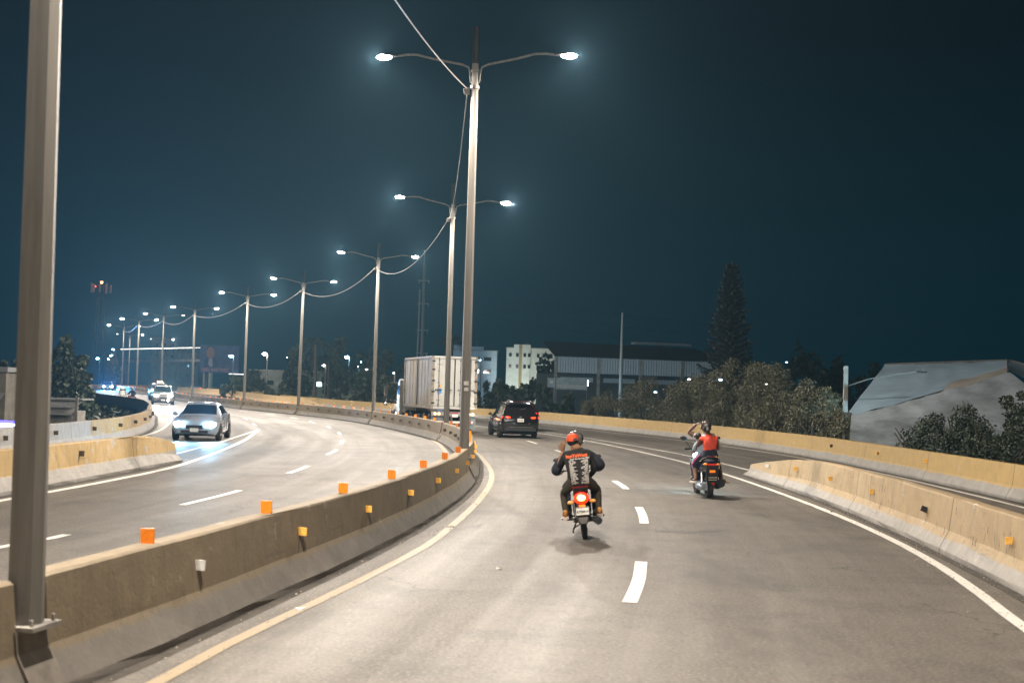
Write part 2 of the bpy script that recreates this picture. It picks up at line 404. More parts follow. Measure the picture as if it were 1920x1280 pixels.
YN = Curve([(-6.3, 0), (-4.2, 10), (-2.7, 19), (-1.85, 30), (-1.95, 39), (-2.65, 48), (-3.7, 56), (-5.5, 67.2), (-7.9, 77.6), (-10.5, 85.2), (-16.5, 97), (-24.5, 112.6), (-35.4, 136), (-52.5, 173), (-61, 193)])
strip('edge_line', YN, 0, YN.L, .16, M['yellow'])
# our lane dashes
OD = Curve([(-1.5, -5), (-.2, 5), (1.32, 13.05), (1.79, 16.3), (2.35, 21.1), (2.58, 24.2), (2.76, 28.7), (2.71, 31.4), (2.5, 38), (2.06, 44.9), (1.45, 50), (.5, 57.5), (-2.5, 69), (-7, 81), (-12, 92), (-20.5, 109), (-31, 132), (-48, 169), (-57, 190)])
for a, b_ in ((-3.5, -.5), (4.6, 8.0), (13.05, 16.3), (21.1, 24.2), (28.7, 31.4), (36.6, 39.4), (44.4, 47.4), (53, 56), (61, 64), (69, 72), (77, 80), (85, 88), (93, 96), (101, 104), (109, 112), (118, 121), (127, 130), (136, 139), (145, 148)):
    s0 = OD.s[min(range(len(OD.p)), key=lambda i: abs(OD.p[i].y-a))]; strip('lane_dash', OD, s0, s0+(b_-a), .16 if a < 40 else .13, M['white'], step=.5)
DA = Curve([(-8.8, 5), (-6.5, 15.9), (-6.2, 17.2), (-5.8, 22), (-5.52, 25.4), (-5.48, 30.7), (-5.5, 33.6), (-5.85, 39.7), (-6.02, 42.9), (-6.85, 50.5), (-8.2, 59.1), (-8.95, 62.5), (-10.4, 69.5), (-11.6, 73.5), (-13.4, 80), (-14.9, 84.3), (-17.4, 90.9), (-18.6, 93.6), (-22.3, 101.5), (-28, 113), (-39, 137), (-56, 174), (-65, 195)])
for a, b_ in ((5.4, 8.4), (14.1, 17.2), (22, 25.4), (30.7, 33.8), (39.6, 42.9), (47.8, 50.8), (56.8, 59.6), (65.6, 68.4), (74, 77), (82.4, 85.2), (90.9, 93.6), (99, 102), (107, 110), (115, 118), (124, 127), (133, 136), (142, 145), (152, 155), (162, 165)):
    s0 = DA.s[min(range(len(DA.p)), key=lambda i: abs(DA.p[i].y-a))]; strip('lane_dash', DA, s0, s0+(b_-a), .15, M['white'], step=.5)
DB = Curve([(-12.3, 60.2), (-13.71, 66.36), (-14.9, 70.8), (-16.81, 78.16), (-18, 81.5), (-21, 89), (-25, 99), (-33, 117), (-44, 141), (-60, 177)])
for a in (66.3, 76.6, 86, 94.5, 103, 112, 121, 130, 140, 150):
    s0 = DB.s[min(range(len(DB.p)), key=lambda i: abs(DB.p[i].y-a))]; strip('lane_dash', DB, s0, s0+3, .14, M['white'])
# left gore (exit) lines
GL = Curve([(-11, 5), (-9.4, 15), (-8.97, 22), (-8.72, 26), (-8.62, 31.2), (-8.98, 36.1), (-9.4, 40.2), (-10.44, 48.7), (-12.25, 60.1)])
strip('edge_line', GL, 0, GL.L, .19, M['white'])
GU = Curve([(-12, 8), (-10.35, 22), (-10.1, 30), (-10.2, 37.7), (-10.35, 40.2), (-10.76, 45.9), (-11.2, 50.1), (-12.22, 60.2)])
strip('edge_line', GU, 0, GU.L-.35, .17, M['white'], h=.010)
EX = Curve([(-16, 8), (-13.7, 22), (-13.1, 32), (-13.35, 39), (-14.05, 44.9), (-15.2, 52.5), (-16.8, 60), (-19.3, 70), (-21.9, 79.2), (-24.3, 86), (-29, 98.5), (-37.5, 118.5), (-48.8, 144), (-59.5, 168)])
strip('edge_line', EX, 0, EX.L, .15, M['white'])
# right edge line, ramp lines
HL = Curve([(1, -25), (3.3, 0), (4.7, 9), (5.15, 12.25), (5.56, 14.6), (5.93, 17.2), (6.19, 20.1), (6.34, 23.5), (6.38, 27), (6.35, 31.4), (6.22, 35.6), (5.98, 40), (5.6, 44), (4.6, 52), (3.35, 59.3), (1.3, 67.7), (-1.6, 75.8), (-5.5, 86), (-9.5, 94.5), (-17, 110), (-27.5, 132), (-44.5, 169), (-53, 190)])
strip('edge_line', HL, 0, HL.L, .15, M['white'])
RL = Curve([(7.45, 36.6), (7.12, 41.3), (6.8, 44.6), (6.3, 48.5), (4.9, 56), (3.7, 62.3), (2.0, 68.6)])
strip('edge_line', RL, 0, RL.L, .13, M['white'], h=.010)
RR = Curve([(6.5, 0), (9, 11), (10.5, 20), (11.15, 26), (11.45, 33.5), (11.5, 38), (11.25, 44.5), (10.5, 52), (8.9, 61), (6.6, 69), (4.4, 77), (1.6, 86.5), (-2.9, 96.5)])
strip('edge_line', RR, 0, RR.L, .13, M['white'])
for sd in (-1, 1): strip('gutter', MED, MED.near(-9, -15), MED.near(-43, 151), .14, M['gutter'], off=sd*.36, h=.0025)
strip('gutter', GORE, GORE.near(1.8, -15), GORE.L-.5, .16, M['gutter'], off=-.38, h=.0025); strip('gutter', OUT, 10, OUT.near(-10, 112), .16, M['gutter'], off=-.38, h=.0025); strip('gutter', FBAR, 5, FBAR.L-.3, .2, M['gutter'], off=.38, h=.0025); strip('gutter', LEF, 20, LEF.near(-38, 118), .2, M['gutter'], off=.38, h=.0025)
# tar patches / seams / stains: thin sheets with irregular outline
def patch(cx, cy, rx, ry, m, n=26, rz=0, seed=0, rough=.35):
    rr = random.Random(seed); b = MB(); vs = [(cx, cy, .0035)]
    for j in range(n):
        a = 2*math.pi*j/n; k = 1-rough*rr.random(); x = rx*k*math.cos(a); y = ry*k*math.sin(a)
        vs.append((cx+x*math.cos(rz)-y*math.sin(rz), cy+x*math.sin(rz)+y*math.cos(rz), .0035+rise(cy)))
    b.add(vs, [(0, 1+j, 1+(j+1) % n) for j in range(n)]); o = b.build('tar_patch', m, road); return o
tar = mat('old_tar', (.075, .066, .057), .6, var=.4, scale=18)
patch(2.75, 20.0, .42, .22, tar, seed=3); patch(3.3, 20.25, .2, .16, tar, seed=4)
patch(-5.7, 36.0, .9, .12, tar, rz=.1, seed=8); patch(-.55, 19.9, .12, .5, tar, rz=-.25, seed=9, rough=.7)
patch(-.2, 23.5, .5, .05, tar, seed=12, rough=.6)
b = MB()
for k in range(40):
    x = -.8+k*.19; y = 27.2+.05*math.sin(k*.9); b.add([(x, y-.012, .004), (x+.19, y-.012, .004), (x+.19, y+.012, .004), (x, y+.012, .004)], [(0, 1, 2, 3)])
b.build('pavement_joint', tar, road)
# grit along the right edge line and median foot
rg = random.Random(5); b = MB()
for k in range(1100):
    if k < 800: s_ = rg.uniform(HL.near(4.7, 9), HL.near(6.35, 31)); p, t, n = HL.at(s_); off = rg.gauss(.25, .32)
    else: s_ = rg.uniform(YO.near(-2.6, 8.5), YO.near(-.4, 31)); p, t, n = YO.at(s_); off = rg.uniform(-.5, .1)
    q = p+n*off; r = rg.uniform(.004, .013)
    b.add([(q.x-r, q.y-r, .004), (q.x+r, q.y-r*.6, .004), (q.x+r*.3, q.y+r, .004), (q.x, q.y, .004+r*1.3)], [(0, 1, 3), (1, 2, 3), (2, 0, 3)])
o = b.build('loose_grit', mat('pale_grit', (.42, .36, .27), .8, var=.3, scale=30)); tag(o, 'pale loose grit scattered along the road edge lines', 'grit', kind='stuff')
# litter scraps
for (x, y, r, rz) in ((-.08, 15.2, .045, .3), (-2.0, 12.1, .07, 1.2), (6.42, 24.3, .07, .5)):
    b = MB(); b.add([(-r, -r*.4, .006), (r, -r*.5, .02), (r*.8, r*.5, .006), (-r*.6, r*.4, .03)], [(0, 1, 2), (0, 2, 3)])
    o = b.build('litter_scrap', M['plate'] if x < 5 else M['brown_refl'], loc=(x, y, 0), rot=(0, 0, rz))
    tag(o, {-.08: 'small white paper scrap lying in the left lane', -2.0: 'crumpled pale litter at the foot of the median beside the yellow line', 6.42: 'small brown scrap at the foot of the right gore barrier'}[x], 'litter')

# ------------------------------------------------------------------ concrete barriers
PROF = [(.30, 0), (.30, .07), (.155, .33), (.10, .80), (.08, .82)]
def barrier(name, cv, s0, s1, m, label, step=1.0, hfun=None, refl=None, wob=.012, group=None, w=1.0):
    root_p, _, _ = cv.at((s0+s1)/2); b = MB(); b.uv = []
    ss = cv.sample(s0, s1, step); prof = [(-x, z) for x, z in PROF]+[(x, z) for x, z in reversed(PROF)]
    vs = []; k = len(prof); loc = Vector((root_p.x, root_p.y, rise(root_p.y)))
    for i, s_ in enumerate(ss):
        p, t, n = cv.at(s_); z0 = rise(p.y); hs = hfun(s_) if hfun else 1
        for j, (x, z) in enumerate(prof):
            dx = wob*noise.noise(Vector((p.x*.9, p.y*.9, j*3.1)))*2 if 0 < j < k-1 else .02*noise.noise(Vector((p.x*2, p.y*2, j)))
            q = p+n*(x*w+dx); zz = z*hs+(wob*noise.noise(Vector((p.x*.5, p.y*.5, 7))) if z > .7 else 0)
            b.v.append((q.x-loc.x, q.y-loc.y, z0+zz-loc.z)); b.uv.append((z*hs, s_))
    for i in range(len(ss)-1):
        for j in range(k-1): a = i*k+j; b.f.append((a, a+1, a+k+1, a+k)); b.m.append(0)
    b.f.append(tuple(range(k))); b.m.append(0); b.f.append(tuple((len(ss)-1)*k+j for j in range(k-1, -1, -1))); b.m.append(0)
    t_ = empty(name, loc, 0, label, 'barrier', group)
    o = b.build('wall', m, t_); 
    return t_
_rc = {}
def refl(parent, cv, s_, side, m, size=.115, z=.58, top=False, face=None):
    key = (m.name, round(size, 3), top)
    if key not in _rc:
        b = MB()
        if top: b.box(0, 0, size/2+.012, size, .022, size); b.box(0, .03, .006, size*.8, .09, .012)
        else: b.box(0, 0, 0, size, .02, size*.9); b.box(0, .035, 0, size*.55, .06, size*.5)
        _rc[key] = b.mesh('reflector', m)
    p, t, n = cv.at(s_); ang = math.atan2(t.y, t.x)-math.pi/2
    x = 0 if top else side*(.10+(.055*(.8-z)/.47)+size/2-.01)
    q = p+n*x; o = link('reflector', _rc[key], parent, (q.x-parent.location.x, q.y-parent.location.y, rise(p.y)+(.82 if top else z)-parent.location.z), (0, random.uniform(-.05, .05), ang+random.uniform(-.08, .08)+(0 if face is None else face)))
    return o

poles = [(-3.265, 8.45), (-1.07, 29.2), (-2.66, 51.6), (-8.18, 73.6), (-16.0, 92.8), (-23.5, 108.4), (-34.1, 131.6), (-43.1, 151.6), (-51.6, 169.4), (-60.2, 190.2), (-70.3, 225.5), (-70.2, 246.0)]
ps = [MED.near(*p) for p in poles]
cuts = [MED.near(-9, -15)]+ps
ords = ['nearest', 'second', 'third', 'fourth', 'fifth', 'sixth', 'seventh', 'eighth', 'ninth', 'tenth', 'eleventh', 'twelfth']
dark_mark_m = mat('dark_mark', (.035, .028, .02), .9, var=.3)  # dark brown shared by painted bracket shadows, gore streaks and cracks
for i in range(len(cuts)-1):
    a, c = cuts[i]+(.19 if i else 0), cuts[i+1]-.19
    lab = 'tan median barrier running from under the camera to the nearest lamp post' if i == 0 else f'tan median barrier between the {ords[i-1]} and {ords[i]} lamp posts'
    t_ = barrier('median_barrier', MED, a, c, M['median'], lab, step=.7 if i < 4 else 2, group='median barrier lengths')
    step = 2.8; k0 = math.ceil((a-ps[0]-1.9)/step); s_ = ps[0]+1.9+k0*step
    while s_ < c-.2:
        if s_ > a+.25:
            refl(t_, MED, s_, 1, M['orange_refl'], .12 if s_ < ps[1] else .115, top=True)
            if s_+.9 < c-.1:
                first = abs(s_-ps[0]-1.9) < .5
                refl(t_, MED, s_+.7, 1, M['white_refl'] if first else M['yellow_refl'], .10, z=.56)
                refl(t_, MED, s_+.7, -1, M['brown_refl'], .12, z=.56)
                if s_ < ps[1]+2:     # each bracket's slanted cast shadow, painted as dark strips
                    p, t, n = MED.at(s_+.68); 
                    for sgn in ((1,) if first else (-1, 1)):
                        b = MB(); f = lambda dy, zz: p+t*dy+n*(.103+.055*(.8-zz)/.47+.0025)
                        q = [f(0, .52), f(.022, .52), f(.018+sgn*.10, .31), f(.002+sgn*.10, .31)]
                        zs = (.52, .52, .31, .31)
                        b.add([(v.x-t_.location.x, v.y-t_.location.y, z) for v, z in zip(q, zs)], [(0, 1, 2, 3)]); b.build('bracket_streak', dark_mark_m, t_)
        s_ += step

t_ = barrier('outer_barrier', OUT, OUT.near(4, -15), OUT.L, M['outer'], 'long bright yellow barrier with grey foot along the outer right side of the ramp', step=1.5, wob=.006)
for px, py in ((1493, 831), (1563, 843), (1633, 846), (1705, 859)):
    g = gp(px, py, .6); s_ = OUT.near(g.x, g.y); refl(t_, OUT, s_, -1, M['yellow_refl'] if px > 1600 else M['brown_refl'], .11, z=.55)
for k in range(14): refl(t_, OUT, OUT.near(4, 84)+k*5.6, -1, M['white_refl'], .10, z=.45)
sG = GORE.L
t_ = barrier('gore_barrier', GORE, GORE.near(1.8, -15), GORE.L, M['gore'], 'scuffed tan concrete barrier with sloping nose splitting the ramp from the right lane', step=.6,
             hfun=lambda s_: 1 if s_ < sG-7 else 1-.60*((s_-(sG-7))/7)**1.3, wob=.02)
for px, py, m_ in ((1452, 886, 'white_refl'), (1507, 893, 'yellow_refl'), (1573, 907, 'yellow_refl'), (1654, 931, 'yellow_refl'), (1754, 974, 'black'), (1919, 1044, 'yellow_refl')):
    g = gp(px, py, .56); s_ = GORE.bearing(g)
    o = refl(t_, GORE, s_, -1, M[m_], .10, z=.52 if px > 1460 else .42)
    if m_ == 'black': o.rotation_euler[1] = .35
    p, t, n = GORE.at(s_)
    b = MB(); f = lambda dy, zz: p+t*dy-n*(.106+.055*(.8-zz)/.47+.004)
    b.add([(v.x-t_.location.x, v.y-t_.location.y, z) for v, z in zip([f(-.045, .50), f(-.06, .50), f(-.058, .33), f(-.05, .33)], (.50, .50, .33, .33))], [(0, 1, 2, 3)]); b.build('bracket_streak', dark_mark_m, t_)  # thin dark streak below each reflector
# cracks on gore barrier
rc = random.Random(9)
b = MB()
for k in range(46):
    s_ = rc.uniform(GORE.near(6.3, 14), GORE.near(7.1, 31)); p, t, n = GORE.at(s_); z = rc.uniform(.35, .72); ln = rc.uniform(.05, .20); dy = 0
    for seg in range(3):
        f = lambda d, zz: p+t*d-n*(.102+.055*(.8-zz)/.47+.032)
        nd = dy+rc.uniform(-.03, .03); z2 = z-ln/3; wd = rc.uniform(.008, .022)
        b.add([(v.x-t_.location.x, v.y-t_.location.y, zz) for v, zz in ((f(dy, z), z), (f(dy+wd, z), z), (f(nd+wd, z2), z2), (f(nd, z2), z2))], [(0, 1, 2, 3)]); dy = nd; z = z2
b.build('cracks', dark_mark_m, t_)
sL0 = LEF.near(-17.5, 6); sLm = LEF.near(-14.25, 41.5)
t1 = barrier('left_barrier', LEF, sL0, sLm, M['leftgrey'], 'bare grey concrete parapet at the far left, nearest length of the exit lane edge', step=1.2)
t2 = barrier('left_barrier', LEF, sLm+.02, LEF.L, M['left'], 'yellow painted parapet bending away along the left edge of the oncoming road', step=1.2)
for s_ in np.arange(sL0+3, LEF.near(-19.9, 67.8), 4.1):
    refl(t1 if s_ < sLm else t2, LEF, s_, 1, M['brown_refl'], .14, z=.55)
sF = FBAR.L
t_ = barrier('exit_barrier', FBAR, FBAR.near(-13.5, -10), FBAR.L, M['left'], 'short yellow barrier with broken rounded end between exit lane and oncoming lanes', step=.5,
             hfun=lambda s_: 1 if s_ < sF-4 else 1-.42*((s_-(sF-4))/4)**2.2, wob=.03)
for px in (22, 133): 
    g = gp(px, 860, .5); s_ = FBAR.bearing(g); refl(t_, FBAR, s_, 1, M['brown_refl'], .13, z=.58)
barrier('far_gore_barrier', TAN, 0, TAN.L, M['tan'], 'pale tan barrier beyond the median dipping to a nose left of the truck', step=2,
        hfun=lambda s_: 1.05 if s_ > 8 else .35+.7*sstep(0, 8, s_))

# ------------------------------------------------------------------ street lamps
def glow(parent, loc, power, col=(1, .9, .8)):
    l = bpy.data.lights.new('lens_glow', 'POINT'); l.energy = power; l.color = col; l.shadow_soft_size = .03
    o = bpy.data.objects.new('lens_glow', l); COL.objects.link(o); o.parent = parent; o.location = loc; return o
def spot(name, parent, loc, target, power, col, ang=160, blend=.7, size=.08):
    l = bpy.data.lights.new(name, 'SPOT'); l.energy = power; l.color = col; l.spot_size = R(ang); l.spot_blend = blend; l.shadow_soft_size = size
    o = bpy.data.objects.new(name, l); COL.objects.link(o); o.parent = parent; o.location = loc
    o.rotation_euler = (Vector(target)-Vector(loc)).to_track_quat('-Z', 'Y').to_euler(); return o
HP = 10.1
def _shaft():
    b = MB(); b.tube([(0, 0, 0), (0, 0, 5), (0, 0, 10.05)], [.122, .102, .080], 8); return b.mesh('shaft', M['steel'])
def _arm(sg):
    b = MB(); pts = [(sg*.10, 0, 8.75), (sg*.13, 0, 9.0), (sg*.16, 0, 9.12), (sg*.32, 0, 9.19), (sg*1.0, 0, 9.32), (sg*1.45, 0, 9.43), (sg*1.7, 0, 9.43), (sg*1.95, 0, 9.40)]
    b.tube(pts, [.022]*3+[.028]*5, 8); return b.mesh('arm', M['steel'], True)
def _head(sg):
    b = MB()
    P = [(0, .03, .035), (.08, .06, .05), (.22, .11, .06), (.42, .115, .055), (.52, .08, .03)]
    rings = []
    for x, hw, h in P: x *= .75; rings += [(sg*(1.9+x), -hw, 9.39), (sg*(1.9+x), -hw*.7, 9.39+h), (sg*(1.9+x), hw*.7, 9.39+h), (sg*(1.9+x), hw, 9.39)]
    fs = [(4*i+j, 4*i+(j+1) % 4, 4*i+4+(j+1) % 4, 4*i+4+j) for i in range(4) for j in range(4)]+[(0, 1, 2, 3), (16, 17, 18, 19)]
    b.add(rings, fs); return b.mesh('lamp_head', M['dark_steel'], True)
def _lens(sg, m):
    b = MB(); b.ell((sg*2.25, 0, 9.375), (.185, .115, .06), 14, 8); return b.mesh('lens', m, True)
ME = dict(shaft=_shaft(), arml=_arm(-1), armr=_arm(1), headl=_head(-1), headr=_head(1), onl=_lens(-1, M['lamp_on']), onr=_lens(1, M['lamp_on']), diml=_lens(-1, M['lamp_dim']), dimr=_lens(1, M['lamp_dim']))
b = MB(); b.box(0, 0, -.0, .34, .34, .03)
for sx_ in (-1, 1):
    for sy_ in (-1, 1): b.tube([(sx_*.13, sy_*.13, .015), (sx_*.13, sy_*.13, .06)], .014, 6)
ME['base'] = b.mesh('base_plate', M['concrete'])
b = MB(); b.prism([(-.31, -.6), (.31, -.6), (.31, -.42), (.17, -.17), (.15, -.018), (-.15, -.018), (-.17, -.17), (-.31, -.42)], -.19, .19, axis='y'); ME['ped'] = b.mesh('pedestal', mat('post_foot_concrete', (.20, .175, .145), .8, var=.2, scale=4, bump=.3))
b = MB(); b.tube([(0, 0, 8.6), (0, 0, 8.68)], .112, 10); b.tube([(0, 0, 9.0), (0, 0, 9.06)], .107, 10); b.box(-.17, -.03, 8.55, .10, .07, .16); b.tube([(-.12, 0, 8.62), (-.26, -.04, 8.60), (-.24, -.04, 8.48)], .013, 6)
ME['brk'] = b.mesh('bracket', M['steel'])
b = MB(); b.tube([(0, 0, 9.2), (0, 0, 10.06)], .092, 8); ME['cap'] = b.mesh('dark_top', M['dark_steel'])  # post top above the arms, drawn in darker steel
LC = (1, .87, .72)
labels = ['blurred steel lamp post close at the left edge, its arms out of frame', 'tallest full lamp post in the centre with two lit arms, nearest beyond the truck line',
          'double arm lamp post just left of the tall centre post', 'lamp post left of the container truck, fourth along the median', 'fifth lamp post along the median, rising before the palm trees',
          'sixth lamp post along the median, right of the billboard', 'lamp post standing over the far white car in front of the billboard', 'eighth lamp post, with a dim right lamp, above the oncoming pickup',
          'ninth lamp post on the distant left bend, both lamps bright', 'tenth lamp post, leftmost on the distant bend', 'eleventh lamp post, small and pale between two nearer posts', 'farthest lamp post, small behind the eighth post']
lamp_on = {7: (1, 0), 9: (1, 0), 10: (0, 1), 11: (0, 1)}
tops = []
LEAN = [(-.0125, 0), (.0, 0), (0, 0), (0, 0), (.008, 0), (0, 0), (-.006, 0), (0, 0), (0, 0), (0, 0), (0, 0), (0, 0)]
for i, (x, y) in enumerate(poles):
    p, t, n = MED.at(ps[i]); zb = (.50 if i == 0 else .60)+rise(y)
    ang = math.atan2(t.y, t.x)-math.pi/2
    if i == 1: ang -= .12
    if i > 3: ang *= .55
    o = empty('street_lamp', (x, y, zb), ang, labels[i], 'street lamp', 'double arm lamps along the median')
    o.rotation_euler = (0, LEAN[i][0], ang)
    s_z = (10.9-.6)/10.05
    link('base_plate', ME['base'], o); link('pedestal', ME['ped'], o).location.x = -.10 if i == 0 else 0
    sh = link('shaft', ME['shaft'], o); sh.scale = (1, 1, s_z)
    for nm, k in (('dark_top', 'cap'), ('bracket', 'brk'), ('arm', 'arml'), ('arm', 'armr')):
        q = link(nm, ME[k], o); q.scale = (1, 1, s_z)
    on = lamp_on.get(i, (1, 1))
    for sd, k in (('l', 0), ('r', 1)):
        h = link('lamp_head', ME['head'+sd], o); h.scale = (1, 1, s_z)
        ln = link('lens', ME[('on' if on[k] else 'dim')+sd], h)
        if on[k]:
            X = (-1, 1)[k]*2.18; spot('lamp_light', o, (X, 0, 9.33*s_z-.10), (X*1.25, 0, 0), LAMP_W*.50, LC, 160, .6, .12); glow(ln, ((-1, 1)[k]*2.455, 0, 9.365), LAMP_W*.92)
    tops.append(o.matrix_basis @ Vector((-.17, -.03, 8.6*s_z)))
# one more lamp behind the camera lights the near road
p, t, n = MED.at(MED.near(-8.2, -13)); o = empty('street_lamp', (p.x, p.y, .6), math.atan2(t.y, t.x)-math.pi/2, 'double arm lamp post behind the camera', 'street lamp', 'double arm lamps along the median')
for nm, k in (('shaft', 'shaft'), ('arm', 'arml'), ('arm', 'armr'), ('lamp_head', 'headl'), ('lamp_head', 'headr'), ('lens', 'onl'), ('lens', 'onr')): link(nm, ME[k], o)
for X in (-2.18, 2.18): spot('lamp_light', o, (X, 0, 9.2), (X*1.2, 0, 0), LAMP_W*1.12, LC, 158, .6, .12)
tops0 = Vector((p.x, p.y, 9.3))
# sticker on second pole
b = MB(); b.box(.035, -.12, 1.62, .10, .01, .08); b.box(.03, -.122, 1.76, .11, .01, .09)
o = link('sticker', b.mesh('sticker', M['white_refl']), [q for q in COL.objects if q.name.startswith('street_lamp')][1])
# cables
cable_m = mat('pale_cable', (.22, .21, .19), .6, var=.1)
def cable(a, c, sag, label, r=.014):
    a = Vector(a); c = Vector(c); n = 22; pts = []
    for i in range(n+1):
        t = i/n; q = a.lerp(c, t); q.z -= sag*4*t*(1-t); pts.append(q-a)
    b = MB(); b.tube(pts, r, 5); o = b.build('overhead_cable', cable_m, loc=a); tag(o, label, 'cable', 'cable slung between the lamp posts'); return o
cable(tops[0], tops[1], .55, 'cable entering from the top edge down to the tall centre lamp post', .014)
for i in range(1, 9):
    cable(tops[i], tops[i+1], (.75, 1.15, 1.0, .8, .7, .7, .5, .5)[i-1], f'cable sagging between the {ords[i]} and {ords[i+1]} lamp posts', .011+.0013*i)


# ------------------------------------------------------------------ haze
def haze():
    b = MB(); b.box(0, 190, 14, 1100, 760, 46); m = bpy.data.materials.new('haze_air'); m.use_nodes = True; n = m.node_tree; n.nodes.clear()
    m.cycles.homogeneous_volume = True; m.cycles.volume_sampling = 'EQUIANGULAR'
    o = n.nodes.new('ShaderNodeOutputMaterial'); v = n.nodes.new('ShaderNodeVolumePrincipled')
    v.inputs['Color'].default_value = (.38, .74, 1, 1); v.inputs['Density'].default_value = HAZE; v.inputs['Anisotropy'].default_value = .3
    n.links.new(v.outputs[0], o.inputs['Volume']); tag(b.build('haze', m), kind='stuff')
haze()

# ------------------------------------------------------------------ wheels and cars
def wheel_meshes(r, w, rim_m, key, spokes=5):
    rx = Matrix.Rotation(R(90), 4, 'Y'); t = MB()
    t.lathe([(r*.62, -w/2), (r*.9, -w/2), (r*.975, -w*.42), (r, -w*.25), (r, w*.25), (r*.975, w*.42), (r*.9, w/2), (r*.62, w/2)], 26, rx)
    m = MB(); m.lathe([(r*.63, -w*.45), (r*.60, -w*.3), (r*.60, w*.3), (r*.63, w*.45)], 22, rx); m.lathe([(0, w*.34), (r*.14, w*.34), (r*.14, w*.1)], 10, rx); m.lathe([(0, -w*.34), (r*.14, -w*.34), (r*.14, -w*.1)], 10, rx)
    for k in range(spokes):
        a = 2*math.pi*k/spokes
        for sx_ in (-1, 1): m.tube([(sx_*w*.30, math.cos(a)*r*.1, math.sin(a)*r*.1), (sx_*w*.36, math.cos(a)*r*.61, math.sin(a)*r*.61)], r*.07, 5)
    d = MB(); d.lathe([(0, 0), (r*.5, 0)], 18, rx)
    return t.mesh('tyre', M['rubber'], True), m.mesh('rim', rim_m, True), d.mesh('brake_disc', M['dark_steel'])
_wc = {}
def wheel(parent, x, y, r, w, rim='chrome', spokes=5):
    k = (r, w, rim, spokes)
    if k not in _wc: _wc[k] = wheel_meshes(r, w, M[rim], k, spokes)
    e = empty('wheel', (x, y, r), parent=parent)
    for nm, me in zip(('tyre', 'rim', 'brake_disc'), _wc[k]): link(nm, me, e)
    return e

class Shell:
    def __init__(s, st): s.st = st     # (y, hw, zl, zb, zt, rw)
    def P(s, u, v, sx_=1, off=0):      # u station, v ring 0..7
        def ring(k):
            y, hw, zl, zb, zt, rw = s.st[k]
            return [(0, y, zl), (hw*.88, y, zl), (hw*.985, y, zl+.14), (hw, y, zl+(zb-zl)*.55), (hw*.955, y, zb), (rw, y, max(zb, zt-.05)), (rw*.80, y, zt), (0, y, zt+.015)]
        i = min(int(u), len(s.st)-2); a = u-i; r0 = ring(i); r1 = ring(i+1); j = min(int(v), 6); c = v-j
        p = [Vector(q) for q in (r0[j], r0[j+1], r1[j], r1[j+1])]
        q = p[0].lerp(p[1], c).lerp(p[2].lerp(p[3], c), a); nrm = (p[1]-p[0]).cross(p[2]-p[0])
        if nrm.length > 1e-6: nrm.normalize()
        if nrm.x < 0 or (abs(nrm.x) < .05 and nrm.z < 0): nrm = -nrm
        q = q+nrm*off; return Vector((q.x*sx_, q.y, q.z))
    def body(s):
        b = MB(); n = len(s.st); sub = 2; U = [i/sub for i in range((n-1)*sub+1)]
        V = [0, 1, 2, 3, 4, 5, 6, 7]; row = [(v, 1) for v in V]+[(v, -1) for v in reversed(V[1:-1])]
        vs = [s.P(u, v, sx_) for u in U for v, sx_ in row]; k = len(row)
        fs = [(i*k+j, i*k+(j+1) % k, (i+1)*k+(j+1) % k, (i+1)*k+j) for i in range(len(U)-1) for j in range(k)]
        fs += [tuple(range(k)), tuple((len(U)-1)*k+j for j in reversed(range(k)))]
        b.add(vs, fs); return b
    def patch(s, u0, u1, v0, v1, sides=(1, -1), off=.008, nu=3, nv=3, full=False, u0b=None, u1b=None):
        b = MB()
        if full:   # across the car, ring v0 on the right to ring v0 on the left
            V = [(v0+(7-v0)*i/nv, 1) for i in range(nv+1)]+[(v0+(7-v0)*i/nv, -1) for i in range(nv-1, -1, -1)]
            vs = []; 
            for i in range(nu+1):
                for v, sx_ in V:
                    q = s.P(u0+(u1-u0)*i/nu, v, sx_); vs.append(q+Vector((0, off*1.5*(1 if u0 > 3 else -1), off*1.2)))
            k = len(V); b.add(vs, [(i*k+j, i*k+j+1, (i+1)*k+j+1, (i+1)*k+j) for i in range(nu) for j in range(k-1)])
        else:
            for sx_ in sides:
                vs = []
                for j in range(nv+1):
                    f = j/nv; a = u0+((u0b if u0b is not None else u0)-u0)*f; c = u1+((u1b if u1b is not None else u1)-u1)*f
                    for i in range(nu+1): vs.append(s.P(a+(c-a)*i/nu, v0+(v1-v0)*f, sx_, off))
                b.add(vs, [(j*(nu+1)+i, j*(nu+1)+i+1, (j+1)*(nu+1)+i+1, (j+1)*(nu+1)+i) for j in range(nv) for i in range(nu)])
        return b

